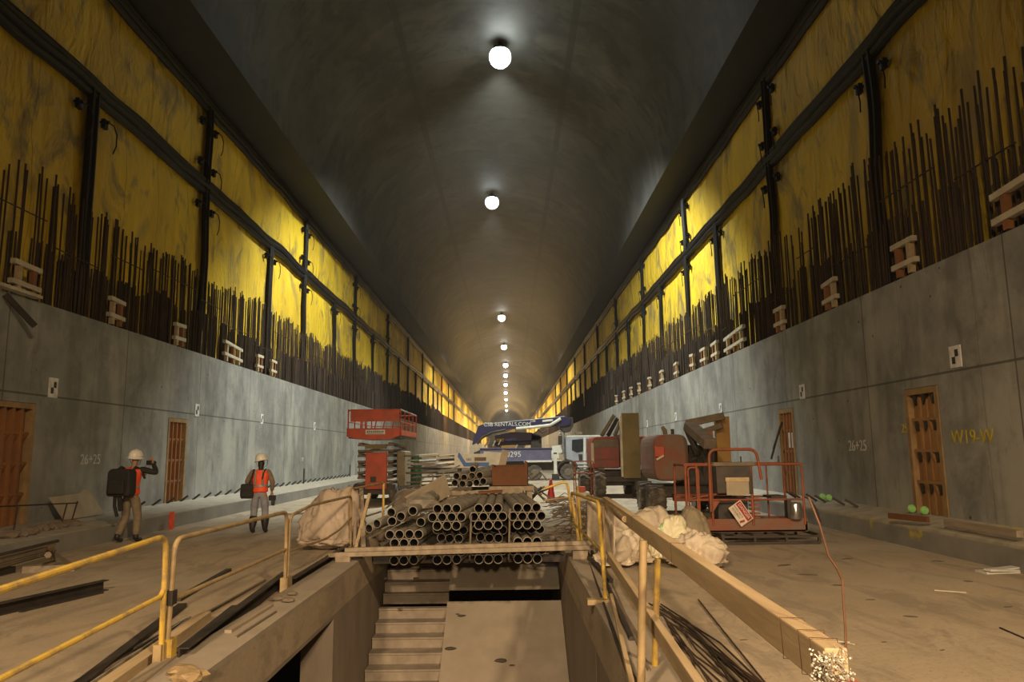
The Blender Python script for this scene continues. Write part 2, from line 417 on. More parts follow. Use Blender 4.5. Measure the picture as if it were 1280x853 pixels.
# stairs going down towards the viewer
st = MB(); rise, tread = .185, .325
nst = 26
def slotted(y): return y
SHADOW_GAP = (14.80, 15.14)  # gap cut through steps and ramp, in place of the planks' shadow stripe
for i in range(nst):
    y1 = PYB - i*tread; z1 = -(i+1)*rise+.02
    y0s = y1-tread; dd = .9
    if y1 > SHADOW_GAP[1]: dd = .20; y0s = max(y0s, SHADOW_GAP[1])
    elif y1 > SHADOW_GAP[0]: y1 = SHADOW_GAP[0]
    st.prism([(y1, z1-dd), (y1, z1), (y0s-.02, z1), (y0s-.02, z1-.03), (y0s, z1-.04), (y0s, z1-dd)], 'x', PX0+.02, -1.2)
stairs = empty('staircase', (0, 0, 0), 0, 'dusty concrete staircase going down into the pit below the pipes', 'staircase')
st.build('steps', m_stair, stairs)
# ramp slab beside the stairs, split by the same shadow-stripe gap
rp = MB(); sl = rise/tread
def rz_(y): return -(PYB - y)*sl + .02
ye = PYB-nst*tread
SL0, SL1 = SHADOW_GAP
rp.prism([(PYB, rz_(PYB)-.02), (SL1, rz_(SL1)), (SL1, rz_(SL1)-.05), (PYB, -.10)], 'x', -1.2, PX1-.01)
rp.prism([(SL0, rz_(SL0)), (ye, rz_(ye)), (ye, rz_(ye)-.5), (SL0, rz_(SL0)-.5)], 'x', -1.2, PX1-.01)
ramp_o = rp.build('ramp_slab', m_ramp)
tag(ramp_o, 'smooth dusty concrete ramp slab beside the stairs in the pit', 'ramp')
# small rubble and a lath on stair and ramp
def chunk(r, sx=1, sy=1, sz=.5, seed=0):
    mb = MB(); rnd = random.Random(seed); bm = bmesh.new(); bmesh.ops.create_icosphere(bm, subdivisions=2, radius=r)
    for v in bm.verts:
        k = 1+.35*(noise.noise(v.co*(1.6/r)+Vector((seed, 0, 0))))
        v.co = Vector((v.co.x*sx*k, v.co.y*sy*k, v.co.z*sz*k))
    mb.add([v.co.copy() for v in bm.verts], [tuple(v.index for v in f.verts) for f in bm.faces]); bm.free(); return mb

# main walls with the blockout recesses
def wall_with_holes(name, xin, xout, m, holes, seg_end=Y1):
    mb = MB(); a, b = min(xin, xout), max(xin, xout); y = Y0
    for (h0, h1, zb, zt) in holes:
        mb.box((a, y, 0), (b, h0, ZT)); mb.box((a, h0, zt), (b, h1, ZT)); mb.box((a, h0, 0), (b, h1, zb)); y = h1
    mb.box((a, y, 0), (b, seg_end, ZT))
    o = mb.build(name, m); return tag(o, kind='structure')
LD = [(15.45, 16.85), (23.45, 24.85)]
RD = [(14.15, 15.35), (21.45, 22.65)]
wallL = wall_with_holes('wall_left', XL, XL-.45, m_wallL, [(a, b, .36, 3.0) for a, b in LD])
wallR = wall_with_holes('wall_right', XR, XR+.55, m_wallR, [(a, b, .52, 3.0) for a, b in RD])
# membranes: grids with gentle folds
def membrane(name, X, sgn):
    mb = MB(); ys = []; y = Y0
    while y < 90: ys.append(y); y += .3
    while y < Y1: ys.append(y); y += 3
    ys.append(Y1); nz = 34; zs = [4.9+(15.1-4.9)*k/nz for k in range(nz+1)]
    vs = []
    for y in ys:
        for z in zs:
            d = .10*noise.noise(Vector((y*.45, z*.18, X)))+.05*noise.noise(Vector((y*1.3, z*.5, X+7)))
            # sags out between the fixing bands
            t = min(1, abs(z-ZM)/1.0)*min(1, abs(z-ZU)/.8)
            vs.append((X + sgn*(.10*t+.8*d*t-.05), y, z))
    n = nz+1; fs = [(i*n+k, i*n+k+1, (i+1)*n+k+1, (i+1)*n+k) for i in range(len(ys)-1) for k in range(nz)]
    mb.add(vs, fs)
    o = mb.build(name, m_mem); 
    for p in o.data.polygons: p.use_smooth = True
    return tag(o, kind='structure')
membrane('wall_left_membrane', YL, 1); membrane('wall_right_membrane', YR, -1)
# backing rock wall behind the membranes
tag(MB().box((YL-.6, Y0, 0), (YL-.15, Y1, 15.6)).build('wall_left_backing', m_soffit), kind='structure')
tag(MB().box((YR+.15, Y0, 0), (YR+.6, Y1, 15.6)).build('wall_right_backing', m_soffit), kind='structure')
# arch lining
AX, AW, AZ, AR = -.85, 8.6, 15.35, 7.1
mb = MB(); na = 40
prof = [(AX+AW*math.cos(PI*k/na), AZ+AR*math.sin(PI*k/na)) for k in range(na+1)]
vs = []; ysA = [Y0+(Y1-Y0)*(i/12) for i in range(13)]
for y in ysA:
    for x, z in prof: vs.append((x, y, z))
n = na+1
mb.add(vs, [(i*n+k, i*n+k+1, (i+1)*n+k+1, (i+1)*n+k) for i in range(12) for k in range(na)])
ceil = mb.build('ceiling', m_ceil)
for p in ceil.data.polygons: p.use_smooth = True
tag(ceil, kind='structure')
# haunches: the thick ends of the arch, seen from below
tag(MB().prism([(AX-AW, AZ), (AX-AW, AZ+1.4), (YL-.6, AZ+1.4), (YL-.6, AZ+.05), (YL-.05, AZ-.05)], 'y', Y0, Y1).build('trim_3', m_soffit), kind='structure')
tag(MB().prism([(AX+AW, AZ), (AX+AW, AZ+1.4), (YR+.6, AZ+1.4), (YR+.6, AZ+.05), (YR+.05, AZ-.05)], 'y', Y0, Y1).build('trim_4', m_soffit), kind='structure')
tag(MB().box((-13, Y1, -1), (11, Y1+.5, 24)).build('wall_back', m_soffit), kind='structure')
# kerb ledges at the wall feet
tag(MB().box((XL, Y0, 0), (-8.55, Y1, .36)).build('baseboard_left', m_curb), kind='structure')
tag(MB().prism([(7.36, 0), (7.36, .39), (XR, .52), (XR, 0)], 'y', Y0, Y1).build('baseboard_right', m_curb), kind='structure')

# ---------------------------------------------------------------- painted writing on the walls
for body, px, py, X, rz, s, m in (('26+25', 113, 575, XL, PI/2, .36, m_chalk), ('26+25', 1072, 558, XR, -PI/2, .36, m_chalk),
                               ('W19-W', 1215, 547, XR, -PI/2, .36, m_ypaint)):
    p = onx(px, py, X); par = wallL if X < 0 else wallR
    text(body, s, m, 'painted_number', par, (X + (.008 if X < 0 else -.008), p.y, p.z), (PI/2, 0, rz), .004)
text('NB', .30, m_chalk, 'painted_number', wallL, (XL+.008, onx(378, 572, XL).y, 1.55), (PI/2, 0, PI/2), .004)
text('25', .26, m_ypaint, 'painted_number', wallR, (XR-.008, onx(1131, 536, XR).y, 2.2), (PI/2, 0, -PI/2), .004)
# survey targets
for side, X, arr in (('left', XL, [(66, 485, .46), (246, 513, .42), (327, 524, .42), (393, 533, .42)]), ('right', XR, [(1195, 446, .40), (1003, 490, .40), (901, 511, .40), (845, 521, .40), (809, 530, .40)])):
    for i, (px, py, h) in enumerate(arr):
        p = onx(px, py, X); s = 1 if X < 0 else -1
        t = empty('survey_target', (X, p.y, p.z), 0, 'white survey target card with black squares, %s one along the %s wall' % (ORD[i], side), 'target', 'survey targets on the walls')
        wd = .17
        MB().box((0, -wd, -h/2), (s*.02, wd, h/2)).build('card', m_paper, t)
        q = MB(); q.box((s*.02, -.10, -.14), (s*.024, 0, 0)).box((s*.02, 0, 0), (s*.024, .10, .14))
        if side == 'right': q = MB(); q.box((s*.02, 0, -.13), (s*.024, .10, 0)).box((s*.02, -.10, 0), (s*.024, 0, .13))
        q.build('black_squares', m_ink, t)

# ---------------------------------------------------------------- timber blockouts in the walls
m_formframe = mat('form_frame', (.36, .235, .11), .8, col2=(.24, .155, .07), scale=3, bump=.4)
m_formlight = mat('form_timber_light', (.40, .215, .085), .75, col2=(.27, .14, .055), scale=3, stretch=(1, 1, .3))
def blockout(X, y0, y1, zb, label, tone, flat=False):
    s = 1 if X < 0 else -1       # towards the room
    t = empty('timber_blockout', (X, (y0+y1)/2, zb), 0, label, 'formwork', 'timber door blockouts')
    wd = (y1-y0)/2-.01; H = 3.0-zb-.01; D = (-.10 if flat else -.14)*s
    def bx(mb, xa, xb, ya, yb, za, zb_): mb.box((min(xa, xb), ya, za), (max(xa, xb), yb, zb_))
    mb = MB(); bx(mb, D-.04*s, D, -wd, wd, .0, H); mb.build('back_board', tone, t)
    mb = MB(); bx(mb, D, .02*s, -wd, -wd+.11, 0, H); bx(mb, D, .02*s, wd-.11, wd, 0, H); bx(mb, D, .02*s, -wd+.11, wd-.11, H-.12, H)
    mb.build('frame', m_formframe, t)
    inner = wd-.11
    for k in (-1, 0, 1):
        y = k*inner*.5
        mb = MB(); bx(mb, D, (-.07 if flat else -.01)*s, y-.04, y+.04, 0, H-.12); mb.build('stud', m_formlight if flat else m_ochre, t)
    mb = MB()
    for j in range(1, 4):
        z = H*j/4.0
        bx(mb, D, -.03*s, -inner, inner, z-.03, z+.03)
        for k in range(4):      # gusset blocks under each ledger
            y = -inner + (k+.5)*inner*.5
            mb.prism([(min(D, -.03*s), z-.03), (max(D, -.03*s), z-.03), (D, z-.24)], 'y', y-.015, y+.12)
    mb.build('ledger', m_formlight if flat else m_ochre, t)
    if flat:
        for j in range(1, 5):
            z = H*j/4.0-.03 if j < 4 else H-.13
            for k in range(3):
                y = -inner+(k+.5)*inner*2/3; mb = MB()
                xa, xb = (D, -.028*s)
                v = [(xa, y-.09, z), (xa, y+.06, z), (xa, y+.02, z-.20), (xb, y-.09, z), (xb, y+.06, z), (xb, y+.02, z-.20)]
                mb.add([Vector(q) for q in v], [(0, 1, 2), (5, 4, 3), (0, 3, 4, 1), (1, 4, 5, 2), (2, 5, 3, 0)]).build('ledger_shadow', m_dark, t)  # dark wedges stand in for the shade under ledgers and head
    return t
blockout(XL, *LD[0], .36, 'timber door blockout in left wall nearest the viewer', m_ochre)
blockout(XL, *LD[1], .36, 'narrow-looking timber door blockout in left wall behind the worker with backpack', m_ochre)
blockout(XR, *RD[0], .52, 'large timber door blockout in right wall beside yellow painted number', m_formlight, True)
bo = blockout(XR, *RD[1], .52, 'timber door blockout in right wall behind the orange basket', m_ochre)
p = onx(978, 548, XR-.1)
MB().box((-.12, -.18, -.22), (-.10, .18, .22)).build('notice_sheet', m_paper, bo, loc=(.14, -.2, 1.55))
mb = MB()
for a, b in (((0, .5, 2.0), (-.25, .75, 1.0)), ((0, .35, 2.1), (-.2, .65, 1.3))): mb.tube([a, b], .03, 6)
mb.build('hanging_hose', m_dark, bo)

# ---------------------------------------------------------------- black sealing bands
def wob(y, seed, a=.06): return a*noise.noise(Vector((y*.35, seed, 0)))
def hband(X, z, r, seed, label, ntube=3, y0=8.0, y1=330):
    s = 1 if X < 0 else -1; mb = MB()
    ys = []; y = y0
    while y < 90: ys.append(y); y += .6
    while y < y1: ys.append(y); y += 6
    for k in range(ntube):
        pts = [(X + s*(.12+.5*r*(k % 2)), y, z + (k-(ntube-1)/2)*r*1.7 + wob(y, seed, .14) + wob(y*1.5, seed+k*3, .05)) for y in ys]
        mb.tube(pts, r, 8)
    o = mb.build('sealing_band', m_rubber, smooth=True); return tag(o, label, 'band', 'horizontal black sealing bands')
hband(YL, ZU-.05, .11, 1, 'black tube band along the top edge of the left yellow membrane')
hband(YL, ZM, .12, 2, 'black tube band running along the middle of the left yellow membrane')
hband(YR, ZU-.25, .11, 3, 'black tube band along the top edge of the right yellow membrane')
hband(YR, ZM, .12, 4, 'black tube band running along the middle of the right yellow membrane')
def vband(X, y, z0, z1, side, idx, kindw):
    s = 1 if X < 0 else -1; mb = MB(); sd = y*3.7+X
    zs = [z0+(z1-z0)*i/16 for i in range(17)]
    for k in (-1, 0, 1):
        mb.tube([(X+s*(.14+.04*(k % 2)), y+k*.13+wob(z*1.3, sd, .22), z) for z in zs], .085, 7)
    o = mb.build('sealing_band', m_rubber, smooth=True)
    tag(o, '%s %s black vertical band on the %s membrane' % (ORD[idx], kindw, side), 'band', 'vertical black sealing bands')
fullL = [26.4, 39.9, 53.3, 68, 82, 96, 110, 124, 138, 152]; halfL = [18.9, 34.0, 47.0, 60.5, 75, 89, 103, 117]
fullR = [24.3, 36.5, 48.6, 61, 74, 87, 100, 114, 128, 142]; halfR = [17.2, 31.0, 43.0, 55, 67.5, 80, 93, 107]
for side, X, full, half, zu in (('left', YL, fullL, halfL, ZU), ('right', YR, fullR, halfR, ZU-.2)):
    for i, y in enumerate(full): vband(X, y, 5.0, zu, side, i, 'full-height')
    for i, y in enumerate(half): vband(X, y, 5.0, ZM, side, i, 'half-height')
# grouting outlets beside the bands: small black box with a dangling hose
ou = empty('grout_outlet', (0, 0, 0), 0, 'x', 'outlet', 'grouting outlets with dangling hoses')
mb = MB(); mb.box((.05, -.09, -.13), (.16, .09, .13)); mb.lathe([(.05, .16), (.05, .24), (.02, .24)], 8, (0, 0, .05), 'x'); mb.box((.05, -.16, -.02), (.12, .16, .03)); mb.build('outlet_box', m_rubber, ou)
MB().tube([(.2, 0, .05), (.28, .16, .02), (.30, .30, -.18), (.28, .34, -.5), (.25, .26, -.75)], .018, 6).build('hose', m_rubber, ou)
first = True
for side, X, full, half, rz in (('left', YL, fullL, halfL, 0), ('right', YR, fullR, halfR, PI)):
    spots = []
    for i, y in enumerate(full[:4]):
        for (dz, nm) in ((ZM+.75, 'above the middle band'), (ZM-.85, 'below the middle band'), (ZU-.9, 'under the top band')):
            spots.append((y, dz, nm, ORD[i]+' full-height'))
    for i, y in enumerate(half[:4]): spots.append((y, ZM-.75, 'below the middle band', ORD[i]+' half-height'))
    for y, z, nm, which in spots:
        for d, dn in ((-.62, 'near'), (.62, 'far')):
            if first: o = ou; first = False
            else: o = copy_tree(ou)
            o.location = (X + (.05 if X < 0 else -.05), y+d, z); o.rotation_euler = (0, 0, rz)
            o['label'] = '%s-side hose outlet %s by %s %s band' % (dn, nm, which, side)

# ---------------------------------------------------------------- rebar dowels on the wall tops
rebmesh = {}
def bar_mesh(h):
    k = round(h, 1)
    if k not in rebmesh:
        o = MB().tube([(0, 0, -.2), (.01, .008, k/2), (0, 0, k)], .022, 6).build('rebar_dowel', m_rebar); rebmesh[k] = o
        return o, True
    o = rebmesh[k].copy(); COL.objects.link(o); return o, False
rnd = random.Random(3)
stuff = MB()
def cluster_gap(y, seed): return noise.noise(Vector((y*.35, seed, 5))) > .42
for side, X, ys, s, seed in (('left', XL, 11.5, -1, 1.3), ('right', XR, 9.6, 1, 8.1)):
    y = ys; cnt = 0
    lab = 'dark rusty rebar dowel standing in the row on the %s wall top' % side
    while y < 120:
        step = .16 + .12*rnd.random()
        if cluster_gap(y, seed): step = .45
        y += step
        h = 3.0 + .45*noise.noise(Vector((y*.5, seed, 0))) + .2*rnd.random() - (.5 if rnd.random() < .12 else 0)
        xx = X + s*(.28 if rnd.random() < .6 else .42)
        if cnt < 150 and (side == 'left' and y > 14.0 or side == 'right' and y > 10.8):
            o, _ = bar_mesh(h); o.location = (xx, y, ZT)
            o.rotation_euler = (R_(rnd.uniform(-.8, .8)), R_(rnd.uniform(-.8, .8)), 0)
            tag(o, lab, 'rebar', 'rebar dowels on the %s wall top' % side); cnt += 1
        else:
            stuff.tube([(xx, y, ZT-.1), (xx, y+rnd.uniform(-.04, .04), ZT+h)], .022 if y < 60 else .035, 5 if y < 60 else 4)
    y = ys                          # a second row behind, same height
    while y < 75:
        y += .2 + .12*rnd.random()
        if cluster_gap(y, seed) and rnd.random() < .8: continue
        h = 2.9 + .45*noise.noise(Vector((y*.5, seed, 0))) + .25*rnd.random()
        stuff.tube([(X+s*.5, y, ZT-.1), (X+s*.5, y+rnd.uniform(-.05, .05), ZT+h)], .024, 4)
    # shorter bars lapped low down, too many to count
    y = ys
    while y < 115:
        y += .075 + .04*rnd.random()
        if y > 55: y += .08
        if cluster_gap(y, seed) and rnd.random() < .7: continue
        h = 1.45 + .35*noise.noise(Vector((y*.8, seed+3, 0)))
        xx = X + s*rnd.choice((.2, .34, .48)); 
        stuff.tube([(xx, y, ZT-.1), (xx, y+rnd.uniform(-.03, .03), ZT+h)], .024 if y < 55 else .04, 4)
    # far stretch where bars merge into a dark screen
    y = 115
    while y < 300:
        y += .5; stuff.tube([(X+s*.35, y, ZT-.1), (X+s*.35, y, ZT+2.9)], .12, 4)
    # ties and horizontal bars
    y = ys
    while y < 60:
        L = 1.2+2.5*rnd.random(); z = ZT+rnd.choice((1.2, 1.5, 2.0, 2.2))
        stuff.tube([(X+s*.25, y, z), (X+s*.22, y+L, z+rnd.uniform(-.05, .05))], .016, 5); y += L*.9+.8
tag(stuff.build('rebar_screen', m_rebar), 'dense lapped rebar standing on both wall tops among the tall dowels', 'rebar', kind='stuff')
# timber chocks on the wall tops
def chock(X, y, L, side, i):
    s = 1 if X < 0 else -1
    t = empty('timber_chock', (X - s*.1, y, ZT), 0, '%s small timber ladder-shaped chock on the %s wall top' % (ORD[i], side), 'timber', 'timber chocks on the wall tops')
    a = min(0, s*.12); b = max(0, s*.12)
    tw = R_(random.uniform(-3, 3))
    MB().box((a, -L/2, .22), (b, L/2, .33), (tw, 0, 0)).build('plank', m_pale, t)
    MB().box((a, -L/2+.03, .66), (b, L/2-.02, .77), (tw*1.5, 0, 0)).build('plank', m_pale, t)
    k = 2 if L < 1.5 else 3
    for j in range(k):
        yy = -L/2+L*(j+.5)/k
        MB().box((a*.9, yy-.06, .04), (b*.9, yy+.06, .66)).build('block', m_ochre if j % 2 else m_pine, t)
LC = [(38, 340, 1.0), (150, 385, .8), (228, 414, .8), (294, 441, 1.9), (327, 452, .8), (344, 458, .8)]
for i, (px, py, L) in enumerate(LC): chock(XL, onx(px, py, XL+.05).y, L, 'left', i)
RC = [(1266, 240, 1.3), (1125, 322, .9), (1033, 366, .8), (971, 399, .8), (915, 428, 2.4), (891, 440, .9), (877, 447, .9), (863, 453, .7), (843, 464, .7), (825, 474, .7), (810, 481, .7), (797, 487, .7), (787, 492, .8), (778, 496, .8), (769, 501, .8)]
for i, (px, py, L) in enumerate(RC): chock(XR, onx(px, py, XR-.05).y, L, 'right', i)
# dark prop leaning out over the left wall
q = onx(10, 362, XL+.15); q2 = onx(38, 408, XL+.35)
tag(MB().beam((XL+.1, q.y, 5.2), (XL+.45, q2.y, q2.z), .05, .12).build('steel_prop', m_dark), 'dark steel flat sticking down over the left wall top', 'prop')
q = onx(0, 352, XL+.1); q2 = onx(50, 350, XL+.1)
tag(MB().beam((XL+.1, q.y-1, ZT+.06), (XL+.1, q2.y, ZT+.06), .2, .07).build('loose_plank', m_pale), 'loose pale plank lying on left wall top at the frame edge', 'plank')

# ---------------------------------------------------------------- ceiling lamps
lampY = [35.2, 57.3, 109, 140, 170, 193, 220, 250, 282, 318, 356]
lampX = [-.25, -1.15, -.88, -.72, -.54, -.64, -.75, -.88, -.85, -.85, -.85]
powr = [1.0, .30, .9, .9, .9, .9, .9, .9, .9, .9, .9]
E0 = 30
m_far = emit('lamp_glow_far', (1.0, .92, .78), E0*.40)
for i, (x, y) in enumerate(zip(lampX, lampY)):
    t = empty('ceiling_lamp', (x, y, 21.9), 0, '%s ceiling lamp along the crown of the arch' % ORD[i] if i else 'biggest and brightest ceiling lamp, nearest at the top', 'lamp', 'ceiling lamps')
    bm = bmesh.new(); bmesh.ops.create_uvsphere(bm, u_segments=20, v_segments=12, radius=.55)
    g = MB().add([v.co+Vector((0, 0, -.25)) for v in bm.verts], [tuple(v.index for v in f.verts) for f in bm.faces]); bm.free()
    me = m_far if i > 1 else emit('lamp_glow', (.93, 1.0, .93), E0*powr[i])
    g.build('globe', me, t, smooth=True)
    MB().lathe([(.44, .06), (.46, .10), (.36, .26), (.16, .36), (.16, .45), (.02, .45)], 24).build('reflector', m_lampbody, t)
    MB().tube([(0, 0, .5), (0, 0, 1.0)], .05, 8).build('stem', m_lampbody, t)

def spot(loc, tgt, power, col, size, ang=120, blend=.6):
    l = bpy.data.lights.new('spot_light', 'SPOT'); l.energy = power; l.color = col; l.shadow_soft_size = size
    l.spot_size = R_(ang); l.spot_blend = blend
    o = bpy.data.objects.new('spot_light', l); COL.objects.link(o); o.location = loc
    o.rotation_euler = (Vector(tgt)-Vector(loc)).to_track_quat('-Z', 'Y').to_euler(); return o
# downlight of every ceiling lamp
for i, (x, y) in enumerate(zip(lampX, lampY)):
    z = 21.0; cw = (.96, 1.0, .91); cf = (1.0, .90, .72)
    if i == 0: spot((x, y, z), (x, y+6.5, 0), 26000, cw, .5, 124, .45)
    elif i == 1: spot((x, y, z), (x, y+2, 0), 12000, cw, .5, 88, .5)
    else: spot((x, y, z), (x, y, 0), 20000, cf, .5, 130, .5)
# warm floodlights standing high behind the viewer (outside the frame)
def spot(loc, tgt, power, col, size, ang=120, blend=.6):
    l = bpy.data.lights.new('spot_light', 'SPOT'); l.energy = power; l.color = col; l.shadow_soft_size = size
    l.spot_size = R_(ang); l.spot_blend = blend
    o = bpy.data.objects.new('spot_light', l); COL.objects.link(o); o.location = loc
    o.rotation_euler = (Vector(tgt)-Vector(loc)).to_track_quat('-Z', 'Y').to_euler(); return o
spot((-4.0, -7, 9.5), (.5, 6, 0), 9200, (1.0, .71, .42), .35, 80, .9)
spot((5.5, -6, 10.0), (-.5, 6.5, 0), 9200, (1.0, .71, .42), .35, 80, .9)
# warm work lights further down the tunnel
for y, x, e in ((128, -7, 2500), (160, 5, 2500), (200, -6, 3000), (250, 4, 4000), (310, -3, 6000), (370, 0, 8000)):
    l = bpy.data.lights.new('work_light', 'POINT'); l.energy = e; l.color = (1, .62, .22); l.shadow_soft_size = .4
    o = bpy.data.objects.new('work_light', l); COL.objects.link(o); o.location = (x, y, 9)
spot((.6, -9, 4.4), (0, 13, -.5), 6300, (1.0, .71, .42), .3, 42, .8)  # added low fill behind the viewer, to light the stairs under the planks
wd = bpy.data.worlds.new('world'); scn.world = wd; wd.use_nodes = True
wd.node_tree.nodes['Background'].inputs[0].default_value = (.6, .65, .7, 1); wd.node_tree.nodes['Background'].inputs[1].default_value = .006

# thin construction dust hanging in the air
nt = wd.node_tree
vs_ = nt.nodes.new('ShaderNodeVolumeScatter'); vs_.inputs['Color'].default_value = (.95, .93, .88, 1)
vs_.inputs['Density'].default_value = .0005; vs_.inputs['Anisotropy'].default_value = .35
nt.links.new(vs_.outputs[0], nt.nodes['World Output'].inputs['Volume'])
#PART2
# ================================================================ PIPES
PR = .079
def add_pipe(a, b, label, group, proto={}):
    a = Vector(a); b = Vector(b); L = round((b-a).length, 2)
    if L not in proto:
        o = MB().pipe((0, 0, 0), (0, L, 0), PR, PR-.011, 18).build('steel_pipe', m_pipe, smooth=True)
        MB().pipe((0, .012, 0), (0, L-.012, 0), PR-.0112, PR-.0125, 18).build('bore_shade', m_pipein, o)  # near-black liner, the shade inside the pipe put into colour
        proto[L] = o
    else:
        s = proto[L]; o = s.copy(); COL.objects.link(o)
        for c in s.children:
            d = c.copy(); COL.objects.link(d); d.parent = o
    o.location = a; o.rotation_mode = 'QUATERNION'
    o.rotation_quaternion = Vector((0, 1, 0)).rotation_difference((b-a).normalized())
    o.rotation_mode = 'QUATERNION'
    return tag(o, label, 'pipe', group)
PY = 12.9
dx, dz = 2*PR*1.02, 2*PR*.885
rp_ = random.Random(11)
def bundle(x0, rows, z0, y0, L, lab, grp, skew=0.0, skip=(), back=()):
    # rows: list of counts from the bottom up; alternate rows nest in the gaps
    n0 = max(rows)
    for r, cnt in enumerate(rows):
        off = (n0-cnt)*dx/2
        for k in range(cnt):
            if (r, k) in skip: continue
            y = y0 + rp_.uniform(-.03, .05) + (.55+rp_.uniform(0, .3) if r in back else 0)
            x = x0+off+k*dx; z = z0+PR+r*dz
            add_pipe((x, y, z), (x+skew*L, y+L, z), lab, grp)
bundle(-1.30, [3, 4, 3, 4, 3, 4, 3], -.05, PY, 3.4, 'dusty grey pipe in the second bundle from the left end of the stack', 'pipes in the second bundle', .10, back=(2, 3))
bundle(-.60, [3, 4, 3, 4, 3, 4, 3], -.05, PY, 3.4, 'dusty grey pipe in the middle bundle below the brown box', 'pipes in the middle bundle', .0, back=(2, 3))
bundle(.06, [3, 4, 3, 4, 3, 4, 3], -.05, PY, 3.4, 'dusty grey pipe in the rightmost bundle beside the rebar tangle', 'pipes in the rightmost bundle', -.06, back=(3,))
bundle(-2.02, [3, 4, 3, 4], -.05, PY, 3.4, 'dusty grey pipe low in the loose left bundle of the stack', 'pipes low in the loose left bundle', .05)
# loose pipes on top of the left bundle, pointing outwards
for i, (px, py, tx, ty, yb) in enumerate([(489, 641, 541, 618, 16.0), (501, 646, 530, 628, 15.0), (516, 639, 545, 622, 16.2), (490, 652, 505, 640, 15.0), (526, 653, 538, 646, 14.4)]):
    a = ony(px, py, PY+(.1 if i != 4 else .4)); b = ony(tx, ty, yb)
    L = (b-a).length; L = round(L, 1)
    add_pipe(a, a+(b-a).normalized()*L, 'loose pipe lying askew on the left bundle, %s' % ['long outermost one', 'short middle one', 'upper one beside wrapped cloth', 'low stub under the outermost', 'short stub at inner end'][i], 'loose pipes on the left bundle')
for i, (px, py) in enumerate([(461, 661), (471, 655)]):
    a = ony(px, py, 13.4); b = a+Vector((.38, 1.0, .12)); 
    o = add_pipe(a, a+(b-a).normalized()*1.1, 'short reddish pipe stub beside the yellow rail post, %s' % ['lower one', 'upper one'][i], 'reddish pipe stubs')
for o_ in [o]: pass
# cloth wrap on the loose pipes
c = chunk(.26, 1.0, 1.5, .55, 4).build('cloth_wrap', m_pipe, smooth=False)
c.location = ony(527, 628, 13.9); c.rotation_euler = (0, .1, -.5)
tag(c, 'dusty cloth wrapped around the loose pipes left of the stack', 'cloth')
# rear upper pile on timber sleepers
rear = [(570.5, 595.5), (580, 597.5), (568.5, 604), (578, 605), (591, 587), (590, 595), (599.5, 594.5), (595.5, 603.5), (587, 605), (604, 602)]
for i, (px, py) in enumerate(rear):
    a = ony(px, py, 16.4); L = 2.6
    d = Vector((.30, 1, .05)) if i in (0, 1, 2, 3) else Vector((-.02, 1, .02)) if i in (4, 5, 8) else Vector((.25, 1, -.02))
    add_pipe(a, a+d.normalized()*L, 'pipe in the small upper pile on timber behind the main stack', 'pipes in the upper rear pile')
for i, (x0, x1, y, z) in enumerate([(-1.5, .3, 16.75, .93), (-1.5, .35, 18.3, .93)]):
    tag(MB().beam((x0, y, z), (x1, y, z+.02), .16, .10).build('timber_sleeper', m_greytimber, bevel=.008), 'timber sleeper under the upper rear pipe pile, %s one' % ['front', 'back'][i], 'sleeper')
# crib of sleepers below
for r in range(5):
    for k in range(2):
        y = 16.75+k*1.55; z = .09+r*.17
        if r % 2 == 0: a, b = (-1.45, y, z), (.3, y, z)
        else: a, b = (-1.3+k*1.4, 16.6, z), (-1.3+k*1.4, 18.5, z)
        tag(MB().beam(a, b, .16, .16).build('timber_sleeper', m_greytimber, bevel=.008), 'rough sleeper in the crib hidden behind the pipe stack', 'sleeper', 'sleepers in the crib behind the pipes')
# bearers across the pit that carry the stack
for i, y in enumerate((14.0, 15.2, 16.2)):
    tag(MB().box((PX0-.3, y-.06, -.17), (PX1+.3, y+.06, -.05)).build('steel_bearer', m_dark), '%s dark bearer across the pit below the pipe stack' % ORD[i], 'beam', 'bearers below the pipe stack')
# planks across the pit in front of the pipes
a = fl(441, 684.5, .12); b = fl(717, 675.5, .12); b = Vector((b.x, a.y, b.z))
yy = 12.55
for i, (dy, dz_, l0, l1, nm) in enumerate([(0, 0, -2.95, 1.32, 'lower front'), (.13, .045, -2.72, 1.38, 'upper back')]):
    tag(MB().beam((l0, yy+dy, .175+dz_*1.3), (l1, yy+dy+.05, .245+dz_*1.3), .10, .07).build('barrier_plank', m_greytimber, bevel=.006),
        'long tan plank across the pit mouth before the pipes, %s one' % nm, 'plank', 'planks across the pit mouth')
for i, x in enumerate((-2.72, 1.15)):
    tag(MB().box((x-.12, 12.5, .07), (x+.12, 12.76, .145 if i == 0 else .20)).build('packing_block', m_greytimber), '%s packing block under the planks across the pit mouth' % ['left', 'right'][i], 'block')
# spacers between bundles and black strap
for i, (x, z, h) in enumerate([(-.68, .1, .7), (-.02, .1, .75)]):
    tag(MB().beam((x, 12.98, z-.1), (x+.03, 13.02, z+h), .03, .03).build('steel_stake', m_dust), 'upright grey stake between pipe bundles, %s one' % ['left', 'right'][i], 'stake')
tag(MB().beam((-1.5, 13.0, .98), (-.55, 13.1, 1.0), .05, .03).build('timber_lath', m_dark), 'thin dark lath lying across the second bundle top', 'lath') if False else None
# board on the pile top
tag(MB().beam(ony(598, 616, 15.9), ony(628, 614.5, 15.9), .3, .045).build('loose_board', m_rustbox), 'short brown board on top of the middle pipe bundle', 'board')
# leaning boards right behind the stack
tag(MB().box((-.5, -.03, 0), (.5, .03, .5)).build('tilted_sheet', m_conc_ply, loc=ony(538, 632, 16.2), rot=(.4, -.45, .5)), 'triangular looking dusty board tilted on the left pipes', 'board')
